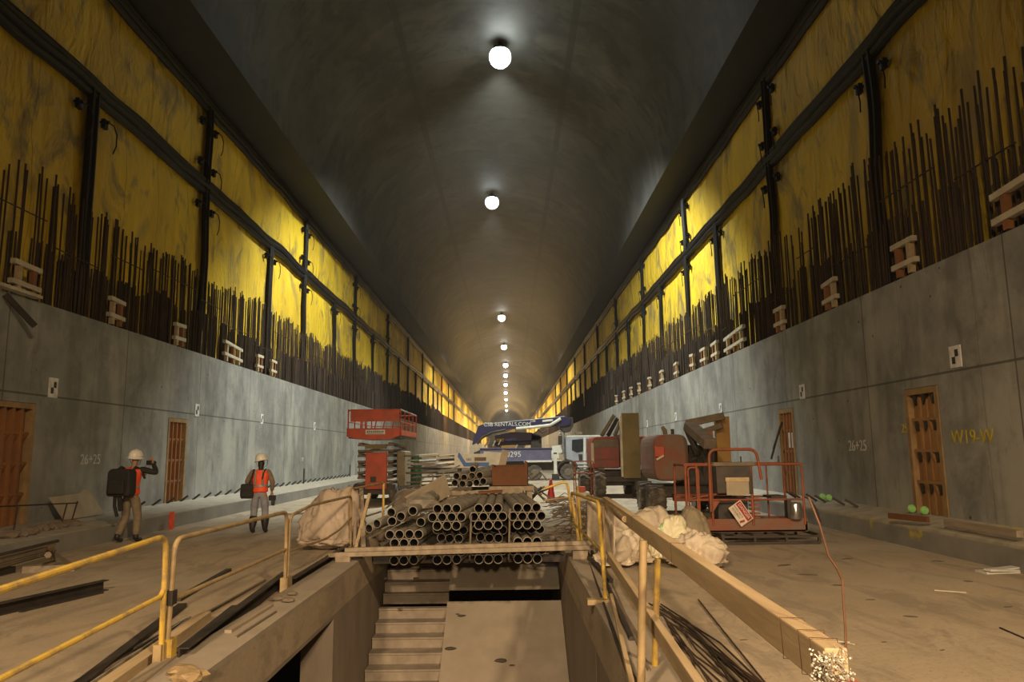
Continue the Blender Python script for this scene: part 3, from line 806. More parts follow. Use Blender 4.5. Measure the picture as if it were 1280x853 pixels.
# rusty brown bin on the pile
t = empty('brown_bin', ony(637, 607, 16.9), R_(-3), 'rusty brown open bin with notched front standing on the pipe stack', 'bin')
MB().prism([(-.38, 0), (.40, 0), (.40, .52), (.34, .55), (.33, .40), (-.33, .40), (-.36, .46), (-.40, .46)], 'y', -.02, .02).build('front_panel', m_rustbox, t)
MB().box((-.40, .02, 0), (-.36, .7, .44)).box((.36, .02, 0), (.40, .7, .5)).box((-.36, .66, 0), (.36, .7, .44)).box((-.36, .02, 0), (.36, .66, .03)).build('bin_body', m_rustbox, t)
tag(MB().box((-.45, 16.75, .96), (.55, 17.8, 1.06)).build('timber_pallet', m_greytimber), 'timber pallet deck under the brown bin', 'pallet')
for i,(x,y) in enumerate([(-.35,16.85),(.45,16.85),(-.35,17.7),(.45,17.7)]):
    tag(MB().box((x-.06, y-.06, 0), (x+.06, y+.06, .96)).build('timber_post', m_greytimber), 'short timber post holding up the pallet behind the pipes', 'post', 'posts under the pallet')
tag(MB().beam(Vector((ony(632, 563, 19.5).x-.45, 19.5, .02)), ony(632, 563, 19.5), .18, .04, (0, 1, 0)).build('leaning_plank', m_conc_ply), 'short pale plank leaning beside white box with blue stripe', 'plank')

# ================================================================ RAILINGS
def rail_section(name_label, parts, X=None):
    t = empty('guard_rail', parts['base'], 0, name_label, 'railing', 'railing sections round the pit')
    base = Vector(parts['base'])
    for nm, pts, r, m in parts['tubes']:
        MB().tube([Vector(p)-base for p in rounded(pts, .14, 5)], r, 10).build(nm, m, t, smooth=True)
    for nm, lo, hi, m in parts.get('boxes', []):
        MB().box(Vector(lo)-base, Vector(hi)-base).build(nm, m, t, bevel=.005)
    return t
# section A, beside the viewer on the left
XA = -2.97
p1 = fl(213, 838); yA = p1.y
rail_section('yellow railing section closest to the viewer on the left', dict(base=(XA, yA-.03, .07), tubes=[
    ('top_rail', [(XA-.0, 1.2, 1.02), (XA, 4.3, 1.03), (XA, yA-.05, 1.12), (XA, yA-.03, .07)], .024, m_yrail),
    ('mid_rail', [(XA, 1.2, .47), (XA, 4.0, .50), (XA, yA-.10, .62), (XA, yA-.04, .68)], .021, m_yrail)],
    boxes=[('post_socket', (XA-.05, yA-.08, .0), (XA+.02, yA+.04, .22), m_drail)]))
p2 = fl(358, 741); yB = p2.y
rail_section('dusty yellow railing section between the two post clusters on the left', dict(base=(XA, yA+.06, .07), tubes=[
    ('top_rail', [(XA+.01, yA+.05, .07), (XA+.01, yA+.10, 1.07), (XA, (yA+yB)/2, 1.06), (XA, yB-.06, 1.05), (XA, yB-.04, .07)], .024, m_drail),
    ('mid_rail', [(XA, yA+.10, .55), (XA, yB-.06, .56)], .021, m_drail)],
    boxes=[('post_socket', (XA-.045, yA+.03, .0), (XA+.06, yA+.14, .24), m_yrail), ('clamp', (XA-.03, yA+.03, .52), (XA+.045, yA+.13, .64), m_dark)]))
p3 = fl(434, 690); yC = p3.y
rail_section('railing section with sagging mid rail before the brown sack', dict(base=(XA, yB+.08, .07), tubes=[
    ('top_rail', [(XA, yB+.06, .07), (XA, yB+.10, .98), (XA, yB+1.2, 1.05), (XA, yC-.05, 1.02), (XA, yC, .07)], .022, m_drail),
    ('mid_rail', [(XA, yB+.08, .52), (XA+.02, (yB+yC)/2, .46), (XA, yC-.9, .50), (XA, yC-.05, .62)], .018, m_drail)],
    boxes=[('post_socket', (XA-.05, yB-.10, .0), (XA+.05, yB+.12, .20), m_drail)]))
a = ony(437, 686, yC+.15); e = ony(479, 604, 16.2); g = ony(479, 662, 16.2)
rail_section('far left railing section with bright yellow post before the scissor lift', dict(base=(a.x, a.y, .02), tubes=[
    ('top_rail', [(a.x, a.y, .05), ony(437, 612, yC+.15), e], .022, m_drail),
    ('mid_rail', [ony(437, 652, yC+.15), ony(476, 640, 16.1)], .018, m_drail),
    ('post', [ony(479, 662, 16.2)-Vector((0, 0, .05)), ony(479.5, 604, 16.2)], .026, m_yrail),
    ('end_rail', [ony(480, 605, 16.2), ony(498, 600, 16.9)], .02, m_frame)],
    boxes=[('base_plate', (a.x-.2, a.y-.1, .0), (a.x+.3, a.y+.1, .05), m_pine)]))
# right side
qb = fl(757, 752, .07)
XRL = 1.24
ra, rb = ony(713, 617, 13.0), ony(745, 627, 10.6)
rail_section('yellow railing loop along the right pit edge before the hanging tarp', dict(base=(qb.x, qb.y, .07), tubes=[
    ('top_rail', [ony(725, 686, 13.0), ony(714, 616, 13.0), ony(748, 628, 10.4), qb], .024, m_yrail),
    ('mid_rail', [ony(718, 655, 13.0), ony(752, 690, 10.0)], .018, m_yrail)],
    boxes=[('base_foot', (qb.x-.22, qb.y-.08, .04), (qb.x+.05, qb.y+.06, .10), m_drail)]))
rail_section('dark yellow railing frame at the far right pit corner', dict(base=fl(728, 686), tubes=[
    ('top_rail', [ony(679, 612, 14.8), ony(709, 601, 14.8), ony(714, 640, 14.8), fl(715, 672)], .024, m_yrail),
    ('post', [ony(722, 608, 14.0), fl(728, 686)], .024, m_yrail),
    ('post', [ony(721, 622, 13.6), ony(722, 688, 13.6)], .022, m_drail),
    ('mid_rail', [ony(679, 626, 14.8), ony(711, 622, 14.8)], .016, m_drail)]))
# timber post-and-beam rail at right
ta, tb = ony(757, 630, 10.9), ony(1047, 838, 2.55)
rl = empty('timber_rail', fl(800, 840), 0, 'long pale timber handrail running towards the viewer on the right', 'railing')
rl.location = (1.2, 5.0, 0); rb_ = Vector(rl.location)
tm = ta.lerp(tb, .42)
ta2 = ony(735, 621, 12.6)
MB().beam(ta+Vector((0, 0, .03))-rb_, tb-rb_, .075, .135).build('top_beam', m_pine, rl, bevel=.006)
ja, jb = ony(762, 697, 9.8), ony(896, 898, 4.0)
MB().beam(ja-rb_, jb-rb_, .06, .12).build('mid_beam', m_pine, rl, bevel=.006)
MB().tube([ta2-rb_, ta.lerp(tb, .05)+Vector((0, 0, .04))-rb_, ta.lerp(tb, .34)+Vector((0, 0, .02))-rb_-Vector((.05, 0, 0))], .035, 10).build('pipe_sleeve', m_drail, rl, smooth=True)
P1t = ony(804, 676, 5.6); P1b = ony(801, 900, 5.6)
MB().tube([P1t-rb_, ony(801, 870, 5.6)-rb_, Vector((P1b.x, 5.6, .05))-rb_], .03, 12).build('post', m_drail, rl, smooth=True)
q0, q1 = ony(822, 700, 6.2), ony(816, 778, 6.4)
MB().tube([q0-rb_, Vector((q1.x, 6.4, .02))-rb_], .026, 10).build('post', m_yrail, rl, smooth=True)
q0, q1 = ony(754, 634, 10.4), ony(756, 750, 9.6)
MB().tube([q0-rb_, q1-rb_], .022, 10).build('post', m_drail, rl, smooth=True)
la, lb = fl(764, 745, .1), ony(793, 870, 5.0)
MB().beam(la-rb_, lb-rb_, .035, .05).build('toe_lath', m_pine, rl)
bd = (ta-tb).normalized(); bs = bd.cross(Vector((0, 0, 1))).normalized(); bu = bs.cross(bd)
for t_ in (.012, .026, .05, .335, .60):
    pp = tb.lerp(ta, t_)-rb_+Vector((0, 0, .03*t_)); hw, hh = .043, .073; tw_ = bd*.02
    MB().tube([pp+bs*hw+bu*hh, pp-bs*hw+bu*hh+tw_, pp-bs*hw-bu*hh, pp+bs*hw-bu*hh-tw_, pp+bs*hw+bu*hh], .0018, 5).build('tie_wire', m_rod, rl)
# crumpled wire bundle at the beam end
rw = random.Random(5); mbw = MB(); mbx = MB()
for k in range(320):
    c0 = tb+Vector((rw.uniform(-.075, .03), rw.gauss(-.0, .03), rw.uniform(-.14, .055)))
    s_ = rw.uniform(.0015, .0042)
    mbw.box(c0-Vector((s_, s_, s_*.6)), c0+Vector((s_, s_, s_*.6)), (rw.random()*3, rw.random()*3, rw.random()*3))
for k in range(120):
    c0 = tb+Vector((rw.uniform(-.06, .025), rw.gauss(-.01, .02), rw.uniform(-.12, .05)))
    mbx.tube([c0, c0+Vector((rw.gauss(0, .012), rw.gauss(0, .012), rw.gauss(0, .012))), c0+Vector((rw.gauss(0, .012), rw.gauss(0, .012), rw.gauss(0, .015)))], .0025, 4)
wb_ = empty('wire_tangle', tb, 0, 'tangle of pale-tipped wire ends tied round the near end of the timber handrail', 'wire')
for mb_, nm, mm in ((mbw, 'pale_tips', m_white), (mbx, 'wires', m_frame)):
    mb_.v = [tuple(Vector(v)-tb) for v in mb_.v]; tag(mb_.build(nm, mm, wb_), kind='stuff')
# grey angled bracket by the beam end and tall bent rod
tag(MB().beam(tb+Vector((.01, -.02, -.03)), tb+Vector((.11, -.28, -.13)), .09, .012).build('steel_flat', m_dustred), 'flat grey steel strip slanting from the timber handrail end', 'bracket')
pts = [ony(1058, 842, 2.6), ony(1057, 790, 2.65), ony(1053, 726, 2.75), ony(1047, 712, 2.8), ony(1036, 696, 2.85), ony(1024, 655, 2.95), ony(1011, 622, 3.0)]
tag(MB().tube(pts, .0042, 6).build('bent_rod', m_rod), 'tall thin bent rod standing at the near end of the timber handrail', 'rod')
# steel channel and clutter along the right edge
tag(MB().beam(fl(727, 690, .06), fl(764, 730, .06), .06, .12).build('edge_channel', m_dark), 'dark steel edge strip beside the right pit curb', 'channel')
for i, (a_, b_, r) in enumerate([((730, 684), (800, 800), .02), ((740, 690), (790, 800), .03), ((752, 700), (812, 840), .018), ((735, 700), (788, 850), .02)]):
    tag(MB().tube([fl(*a_, .05), fl(*b_, .05+r)], r, 8).build('loose_tube', m_dark if i % 2 else m_dust), 'loose dirty tube beside the right curb, %s from the pit' % ['fourth', 'second', 'third', 'first'][i], 'tube', 'loose tubes beside the right curb')
tag(MB().pipe(fl(826, 775, .06), fl(838, 800, .06), .035, .028).build('pipe_stub', m_frame), 'small open pipe stub on the floor under the timber handrail', 'pipe')
# loose rebar at the foot of the timber rail
rb2 = random.Random(21)
for i in range(14):
    x0 = 812+rb2.uniform(-8, 30); y0_ = 762+rb2.uniform(-8, 14); x1 = 905+rb2.uniform(-30, 75); y1_ = 868+rb2.uniform(-5, 12)
    mx, my = (x0+x1)/2+rb2.uniform(-12, 18), (y0_+y1_)/2+rb2.uniform(-10, 4)
    tag(MB().tube([fl(x0, y0_, .02+.004*i), fl((x0+mx)/2+2, (y0_+my)/2-2, .02), fl(mx, my, .025), fl(x1, y1_, .02+.003*i)], .009, 6).build('loose_rebar', m_rebar),
        'thin bent rebar in the loose bunch under the timber handrail', 'rebar', 'loose rebar under the timber handrail')
tag(MB().tube([fl(873, 750, .02), fl(905, 790, .02), fl(958, 856, .02)], .009, 6).build('loose_rebar', m_rebar), 'single separate rebar on the floor right of the loose bunch', 'rebar')
tag(MB().tube([fl(836, 765, .02), fl(868, 790, .03), fl(900, 830, .02), fl(925, 860, .02)], .010, 6).build('loose_rebar', m_rebar), 'curved dark rebar arching over the loose bunch', 'rebar')

# ================================================================ left floor steel
def bar(a_, b_, w_, h_, nm, m, label, cat, z=0.0, group=None):
    a = fl(*a_, z+h_/2); b = fl(*b_, z+h_/2)
    return tag(MB().beam(a, b, w_, h_).build(nm, m), label, cat, group)
def channel(a_, b_, hgt, wdt, nm, label, z=0.0):
    a = fl(*a_, z); b = fl(*b_, z); d = (b-a); L = d.length; t = .012
    mb = MB().prism([(0, 0), (wdt, 0), (wdt, t), (t, t), (t, hgt-t), (wdt, hgt-t), (wdt, hgt), (0, hgt)], 'y', 0, L)
    o = mb.build(nm, m_dark); o.location = a; o.rotation_euler = (0, 0, math.atan2(-d.x, d.y)); return tag(o, label, 'channel')
channel((-30, 775), (128, 738), .14, .10, 'steel_channel', 'dark steel channel lying on the floor at the left frame edge')
bar((25, 765), (128, 741), .05, .02, 'flat_strip', m_dark, 'thin flat strip beside the dark channel on the left floor', 'strip')
bar((96, 860), (228, 757), .10, .05, 'steel_bar', m_dark, 'wide dark bar crossing under the nearest railing mid rail', 'bar')
bar((222, 750), (286, 713), .08, .05, 'steel_bar', m_dark, 'short dark bar on the floor right of the nearest railing post', 'bar')
bar((90, 862), (331, 726), .03, .03, 'thin_tube', m_dust, 'long thin grey tube pointing at the second post cluster', 'tube')
for i in range(5):
    bar((60+14*i, 872), (222+4*i, 780-2*i), .018, .02, 'thin_bar', m_dark if i % 2 else m_frame, 'thin bar in the bundle behind the nearest post cluster', 'bar', .01*i, 'thin bars behind the nearest post cluster')
bar((120, 868), (257, 770), .12, .09, 'timber_batten', m_pine, 'pale timber batten in the steel pile left of the nearest post', 'timber')
bar((150, 875), (222, 818), .12, .09, 'timber_batten', m_greytimber, 'dusty timber batten lying low beside the nearest post cluster', 'timber')
bar((190, 845), (295, 760), .10, .06, 'steel_bar', m_dark, 'dark bar between pale batten and long edge channel', 'bar')
channel((222, 830), (352, 727), .13, .09, 'edge_channel', 'long steel channel along the left pit curb before second post cluster', .02)
channel((362, 735), (432, 690), .13, .09, 'edge_channel', 'steel channel along the left pit curb beyond the second post cluster', .02)
bar((285, 790), (338, 757), .07, .03, 'scrap_lath', m_greytimber, 'short dusty lath on the left pit curb', 'lath', .07)
bar((295, 797), (345, 765), .02, .02, 'scrap_rod', m_dust, 'short dusty rod beside the lath on the left pit curb', 'rod', .07)
for i, (px, py, r, s) in enumerate([(228, 838, .09, 2), (238, 845, .10, 5), (345, 748, .07, 8), (360, 750, .06, 9), (365, 742, .05, 12)]):
    o = chunk(r, 1.3, 1, .5, s).build('concrete_rubble', m_drail if i < 2 else m_dust); o.location = fl(px, py, .10)
    tag(o, 'lump of rubble on the left curb at the %s' % ['nearest post foot', 'nearest post foot, outer', 'second post cluster', 'second post cluster, outer', 'second post cluster, far side'][i], 'rubble')
# timber block, steel bundle, rebar rack, plywood by left wall
bar((30, 712), (95, 709), .18, .10, 'timber_block', m_greytimber, 'dusty timber block on the floor before the steel bundle', 'timber')
rb3 = random.Random(9)
for i in range(16):
    ang = rb3.random()*2*PI; rr = .16*math.sqrt(rb3.random())
    p_a = fl(-60, 716, .25)+Vector((0, rr*math.cos(ang), rr*math.sin(ang))); p_b = fl(66, 684, .26)+Vector((0, rr*math.cos(ang), rr*math.sin(ang)))
    tag(MB().tube([p_a, p_b+(p_b-p_a).normalized()*rb3.uniform(-.3, .1)], .028, 7).build('bundled_bar', m_dust if i % 3 else m_dark), 'bar in the tied steel bundle by the left kerb', 'bar', 'bars in the tied steel bundle by the left kerb')
o = MB().tube([fl(61, 688, .05), fl(64, 682, .5), fl(66, 700, .02), fl(60, 694, .3)], .05, 6).build('tie_rag', m_tarp2); tag(o, 'pale rag tied round the steel bundle by the left kerb', 'rag')
bar((-60, 728), (12, 712), .2, .10, 'steel_bar', m_dark, 'dark bars under the steel bundle at the left frame edge', 'bar')
Xp = XL+.3
pl = [(66, 622), (104, 617), (110, 612), (116, 612), (124, 648), (72, 656)]
def wallpt(px, py, x): v = onx(px, py, x); return v
P0 = [wallpt(px, py, XL+.35) for px, py in pl]
mb = MB(); n = len(P0)
ybase = .36
vsf = [Vector((XL+.06+ (1.5-v.z)*.35, v.y, max(v.z, ybase+.02))) for v in P0]; vsb = [v+Vector((-.02, 0, 0)) for v in vsf]
mb.add(vsf+vsb, [tuple(range(n)), tuple(range(2*n-1, n-1, -1))]+[(k, (k+1) % n, n+(k+1) % n, n+k) for k in range(n)])
tag(mb.build('plywood_offcut', m_conc_ply), 'pale plywood offcut leaning on the left wall near the worker', 'plywood')
mb = MB(); A = [onx(px, py, XL+1.3) for px, py in ((-10, 632), (98, 627), (88, 658), (68, 662), (83, 628), (98, 627))]
mb.tube([onx(-10, 634, -9.3), onx(97, 629, -9.3)], .015, 6).tube([onx(97, 627, -9.3), onx(87, 660, -9.3)], .015, 6).tube([onx(84, 629, -9.3), onx(76, 659, -9.3)], .015, 6).tube([onx(22, 634, -9.3), onx(15, 676, -9.3)], .015, 6)
tag(mb.build('rebar_rack', m_rebar), 'thin bent rebar frame standing on the left kerb before plywood', 'rebar')
for i in range(14):
    p = fl(8+i*6.3, 672-i*1.4+random.uniform(-2, 2), .40)
    o = chunk(random.uniform(.08, .16), 1.4, .9, .7, i+30).build('concrete_rubble', m_dust); o.location = p
    tag(o, 'lump of rubble heaped along the left kerb below the blockout', 'rubble', 'rubble heap along the left kerb')
tag(MB().box((-.03, -.09, 0), (.03, .09, .42)).build('tape_marker', m_tape, loc=fl(208, 662)+Vector((.12, 0, .0))), 'bright orange strip of tape on the left kerb face', 'tape')
# stub dowels along wall foot
for i in range(30):
    y = 21.5+i*.95; x = XL+.12
    o = MB().beam((0, 0, 0), (.14, .22, .16), .05, .05).build('dowel_stub', m_dark) if i == 0 else o0.copy()
    if i == 0: o0 = o
    else: COL.objects.link(o)
    o.location = (x, y, .36); tag(o, 'short slanted dark dowel stub at the foot of the left wall', 'dowel', 'dowel stubs along the left wall foot')
for i, y in enumerate((31, 38, 49, 52)):
    o = MB().tube([(0, 0, 0), (0, 0, .75)], .035, 6).build('pipe_stub', m_dark); o.location = (XL+.35, y, .36)
    tag(o, '%s upright dark pipe stub on the left kerb' % ORD[i], 'pipe')
for i, px in enumerate((1028, 1034, 1058, 1071, 1098, 1117)):
    p = fl(px, 626+(px-1028)*.145, .40); o = o0.copy(); COL.objects.link(o); o.location = (XR-.28, p.y, .49); o.rotation_euler = (0, 0, PI/2)
    tag(o, 'short slanted dark dowel stub at the foot of the right wall', 'dowel', 'dowel stubs along the right wall foot')
for i, (px, py) in enumerate([(1141, 639), (1157, 642), (1029, 625), (1037, 627)]):
    p = onx(px, py, XR-.12 if px > 1100 else XR-.2); p.z = .60; o = MB().lathe([(.07, 0), (.085, .03), (.05, .05), (.03, .08)], 14, (0, 0, 0), 'y').build('green_plug', m_lime, smooth=True); o.location = p
    tag(o, ['bright green cap left of pair below the large blockout', 'bright green cap right of pair below the large blockout', 'pale green cap behind the basket, left', 'pale green cap behind the basket, right'][i], 'cap')
def kerbbar(a_, b_, z, w_, h_, nm, m, label, cat):
    a = fl(*a_, z); b = fl(*b_, z); return tag(MB().beam(a, b, w_, h_).build(nm, m, bevel=.004), label, cat)
kerbbar((1112, 645), (1160, 650), .54, .08, .10, 'timber_batten', m_rustbox, 'brown batten on the right kerb under the green caps', 'timber')
kerbbar((1183, 653), (1275, 668), .54, .10, .10, 'timber_batten', m_greytimber, 'long dusty batten on the right kerb at the frame edge', 'timber')
# floor litter right
o = MB().box((-.30, -.12, 0), (.30, .12, .03)).box((-.28, -.14, .03), (.26, -.02, .06), (0, .05, .1)).box((-.1, -.1, .05), (.3, .08, .07), (0, -.1, -.1)).build('plastic_sheet', m_grey, loc=fl(1250, 716), rot=(0, 0, .1)); o.data.materials[0] = m_white
tag(o, 'folded white plastic sheet on the right floor near kerb', 'sheet')
lit = [(1172, 702, .1, .05), (980, 707, .14, .03), (1010, 719, .13, .03), (1047, 732, .08, .03), (1059, 699, .10, .03), (1138, 771, .07, .03), (1088, 750, .06, .02), (1210, 727, .06, .03), (1260, 759, .06, .02), (1055, 805, .03, .01), (970, 772, .06, .02), (1178, 813, .03, .02), (905, 735, .08, .02), (1105, 803, .03, .02), (930, 800, .04, .015)]
for i, (px, py, l, h) in enumerate(lit):
    o = chunk(l*.62, 1.7, .32+.2*(i%2), .16, i+60).build('floor_debris', m_debris); o.location = fl(px, py, .004); o.rotation_euler = (0, 0, random.uniform(-.5, .5))
    tag(o, 'small dark scrap of debris lying on the bare right floor', 'debris', 'dark scraps on the right floor')
o = MB().beam(fl(1168, 738, .012), fl(1208, 741, .01), .05, .012).build('wood_splinter', m_pale); tag(o, 'pale curved splinter on the right floor below plastic sheet', 'splinter')
for i, (a_, b_) in enumerate([((1031, 802), (1062, 803)), ((1042, 800), (1068, 806))]):
    tag(MB().beam(fl(*a_, .01), fl(*b_, .01), .012, .008).build('wood_splinter', m_pale), 'tiny pale splinter beside the tall bent rod, %s one' % ['lower', 'upper'][i], 'splinter')
o = MB().tube([fl(1250, 785, .01), fl(1285, 800, .01)], .008, 5).build('loose_wire', m_dark); tag(o, 'thin dark wire on the floor at the right frame edge', 'wire')
# litter on stairs and ramp
def onramp(px, py):
    d = ray(px, py); # z = -(PYB-y)*sl
    t = (-(PYB)*sl + .03 - EZ)/(d.z - sl*d.y); return O+d*t
for i, (px, py, l) in enumerate([(577, 770, .06), (563, 811, .08), (626, 826, .09), (572, 768, .03), (640, 832, .04)]):
    o = chunk(l, 1.3, .8, .3, i+80).build('floor_debris', m_debris); o.location = onramp(px, py)
    tag(o, 'small dark scrap on the ramp slab in the pit', 'debris', 'scraps on the ramp slab')
rest = [(535, 710, .35, .05), (480, 727, .10, .06), (520, 727, .08, .06), (500, 765, .04, .05)]
for i, (px, py, l, h) in enumerate(rest):
    p = onramp(px, py); o = MB().beam((-l/2, 0, 0), (l/2, .04, 0), .07, h*.6).build('stair_debris', m_dust); o.location = p+Vector((0, 0, .05))
    tag(o, 'dusty scrap of timber on the stairs, %s' % ['the long one at top', 'left stub on the landing', 'middle stub on the landing', 'tiny one mid-flight'][i], 'debris')

# ================================================================ SACKS AND TARPS
def lump(name, c, size, seed, m, label, cat, rot=0, amp=.28, flat=True, sub=5, sharp=1.0, smooth=True, crease=.13):
    bm = bmesh.new(); bmesh.ops.create_icosphere(bm, subdivisions=sub, radius=1)
    for v in bm.verts:
        d = v.co.normalized()
        f = 1 + amp*noise.noise(d*1.3+Vector((seed, 0, 0))) + amp*.55*noise.noise(d*3.1+Vector((0, seed, 0))) - amp*.45*abs(noise.noise(d*4.5+Vector((seed, seed, 0))))*sharp + .05*noise.noise(d*12) - crease*1.6*(1-abs(noise.noise(d*1.9+Vector((seed*2, 3, 0)))))**6*.5 - crease*.9*(1-abs(noise.noise(Vector((d.x*4.5, d.y*4.5, d.z*1.6))+Vector((seed, 0, 5)))))**8*.6
        v.co = Vector((d.x*size[0]*f, d.y*size[1]*f, d.z*size[2]*f))
        if flat: 
            if v.co.z < 0: v.co.z *= .25; k = 1+.12*min(1, -v.co.z*6); v.co.x *= k; v.co.y *= k
    zmin = min(v.co.z for v in bm.verts)
    mb = MB().add([v.co-Vector((0, 0, zmin)) for v in bm.verts], [tuple(v.index for v in f.verts) for f in bm.faces]); bm.free()
    o = mb.build(name, m)
    for p in o.data.polygons: p.use_smooth = smooth
    o.location = c; o.rotation_euler = (0, 0, rot); return tag(o, label, cat)
lump('bulk_bag', fl(812, 690), (.74, .50, .66), 3, m_tarp, 'big crumpled off-white bulk bag heaped behind the timber handrail', 'bag', .2)
lump('bulk_bag', fl(775, 706), (.52, .42, .48), 9, m_tarp, 'off-white tarp heap spilling beside the yellow rail posts', 'tarp', .4, .4)
lump('bulk_bag', fl(872, 710), (.50, .38, .46), 14, m_tarp, 'tied beige sack at the front right of the sack heap', 'bag', -.2, .3)
lump('olive_sack', fl(874, 696)+Vector((0, .35, .0)), (.33, .25, .66), 21, m_olive, 'upright rounded olive-brown sack at the right of the heap', 'sack', 0, .08, crease=.06)
o = lump('plastic_bag', fl(838, 704)+Vector((0, -.1, .05)), (.36, .24, .56), 33, mat('bag_print', (.62, .58, .40), .5, col2=(.12, .50, .18), scale=1.7, contrast=(.53, .56), bump=.5), 'white, yellow and green printed plastic bag in the sack heap', 'bag', .3, .3)
a = ony(828, 668, 12.6); 
lump('blue_cloth', ony(848, 672, 12.9), (.24, .2, .26), 41, m_bluecloth, 'crumpled blue-grey cloth tucked among the sacks', 'cloth', .5, .5)
tag(MB().tube([ony(852, 660, 12.5), ony(862, 668, 12.4), ony(874, 677, 12.2)], [.07, .085, .085], 14).build('rolled_sheet', m_pale, smooth=True), 'rolled pale sheet lying across the sacks', 'roll')
# tarp hung over the rail
mb = MB(); nx, nz_ = 16, 16; vs = []
A0, A1, B0, B1 = ony(733, 626, 11.6), ony(770, 633, 10.9), ony(733, 672, 11.7), ony(768, 700, 11.0)
for i in range(nx+1):
    for j in range(nz_+1):
        u, v = i/nx, j/nz_
        p = A0.lerp(A1, u).lerp(B0.lerp(B1, u), v); p += Vector((.03, -1, 0))*(.05*math.sin(u*14+v*2)*v+.05*noise.noise(Vector((u*3, v*3, 0)))) 
        vs.append(p)
fs = [(i*(nz_+1)+j, i*(nz_+1)+j+1, (i+1)*(nz_+1)+j+1, (i+1)*(nz_+1)+j) for i in range(nx) for j in range(nz_)]
o = mb.add(vs, fs).build('hanging_tarp', m_tarp)
for p in o.data.polygons: p.use_smooth = True
sd = o.modifiers.new('thick', 'SOLIDIFY'); sd.thickness = .008
tag(o, 'off-white tarp hanging over the yellow railing by the pit corner', 'tarp')
# left sack
lump('bulk_bag', fl(418, 687), (.64, .45, .92), 52, m_tarp2, 'brownish white bulk bag slumped behind the left railing', 'bag', .2, .22)
mb = MB()
tag(MB().beam(fl(444, 688, .05), ony(447, 620, 15.3), .28, .05, (1, 0, 0)).build('leaning_board', m_tarp2), 'pale wrapped board leaning behind the left railing corner', 'board')
tag(MB().beam(fl(455, 690, .05), ony(452, 615, 15.5), .22, .08, (1, 0, 0)).build('leaning_board', m_greytimber), 'dark timber board leaning behind the left railing corner', 'board')
tag(MB().beam(fl(444, 690, .05), ony(462, 618, 15.0), .06, .05).build('leaning_batten', m_pine), 'narrow pale batten leaning towards the scissor lift', 'batten')
tag(MB().tube([fl(440, 684, .06), ony(500, 653, 14.2)], .025, 8).build('leaning_tube', m_frame, smooth=True), 'light tube slanting from the left pit corner to the pipes', 'tube')
tag(MB().tube([ony(482, 636, 16.0), ony(500, 622, 17.5)], .02, 8).build('leaning_tube', m_frame, smooth=True), 'light tube behind the bright yellow post', 'tube')
for i,(px,py) in enumerate([(452,672),(470,674),(462,684)]):
    lump('scrap_lump', fl(px, py+4), (.22,.18,.25), 70+i, m_dust, 'dusty lump of scrap left of the pipes, %s' % ['left one','right one','front one'][i], 'scrap', 0, .4, True, 3)
tag(MB().beam(fl(385, 652, .03), fl(398, 640, .25), .05, .25).build('grey_offcut', m_dust), 'small grey offcut standing behind the brownish bulk bag', 'offcut')
tag(MB().beam(fl(335, 644, .04), fl(383, 642, .04), .05, .05).build('floor_batten', m_greytimber), 'thin batten on the floor beyond the worker with high boots', 'batten')

# ================================================================ SCISSOR LIFT
sx0, sx1, sy0, sy1 = -5.78, -3.90, 27.0, 31.6
SL = empty('scissor_lift', ((sx0+sx1)/2, (sy0+sy1)/2, 0), 0, 'tall orange scissor lift standing left of the pipe stack', 'scissor lift')
b0 = Vector(SL.location)
def B(lo, hi): return Vector(lo)-b0, Vector(hi)-b0
zD, zT = 2.30, 3.38
mb = MB(); mb.prism([(sx0-.05-b0.x, 2.72), (sx1+.05-b0.x, 2.72), (sx1+.05-b0.x, 2.48), (sx1-.35-b0.x, 2.32), (sx0+.45-b0.x, 2.32), (sx0-.05-b0.x, 2.42)], 'y', sy0-b0.y, sy0+.08-b0.y)
mb.build('front_skirt', m_orange, SL)
MB().box(*B((sx0, sy0+.08, 2.36), (sx1, sy1, 2.46))).build('deck', m_dark, SL)
MB().box(*B((sx0+.08, sy0, 2.96), (sx1-.05, sy0+.04, zT-.02))).build('front_panel', m_orange, SL)
MB().box(*B((-5.15, sy0-.015, 2.50), (-4.45, sy0-.002, 2.66))).build('name_plate', m_white, SL)
mb = MB()
for k in range(9): mb.box(*B((-5.10+k*.07, sy0-.02, 2.56), (-5.06+k*.07, sy0-.014, 2.62)))
mb.box(*B((-5.10, sy0-.02, 2.52), (-4.50, sy0-.014, 2.535))).build('plate_lettering', m_ink, SL)
def T(mbx_, pts, r=.025): mbx_.tube([Vector(p)-b0 for p in pts], r, 6)
mb = MB(); T(mb, rounded([(sx0, sy0, 2.7), (sx0, sy0, zT), (sx1, sy0, zT), (sx1, sy0, 2.7)], .12)); mb.build('front_hoop', m_orange, SL)
for x in (sx0+.5, sx0+.62, sx0+.95, sx0+1.25, sx1-.3):
    mb = MB(); T(mb, [(x, sy0+.02, 2.70), (x+(.06 if x > -5 else 0), sy0+.02, 2.98)], .022); mb.build('rail_post', m_orange, SL)
for x in (sx0, sx1):
    mb = MB(); T(mb, [(x, sy0, zT), (x, sy1, zT)], .028); mb.build('top_rail', m_orange if x == sx0 else m_frame, SL)
    mb = MB(); T(mb, [(x, sy0, 2.95), (x, sy1, 2.95)], .022); mb.build('mid_rail', m_orange, SL)
    MB().box(*B((x-.02, sy0, 2.46), (x+.02, sy1, 2.66))).build('toe_board', m_orange, SL)
    for k in range(5):
        y = sy0+(sy1-sy0)*k/4; mb = MB(); T(mb, [(x, y, 2.46), (x, y, zT)], .025); mb.build('rail_post', m_orange, SL)
mb = MB(); T(mb, [(sx0, sy1, zT), (sx1, sy1, zT)]); mb.build('top_rail', m_orange, SL)
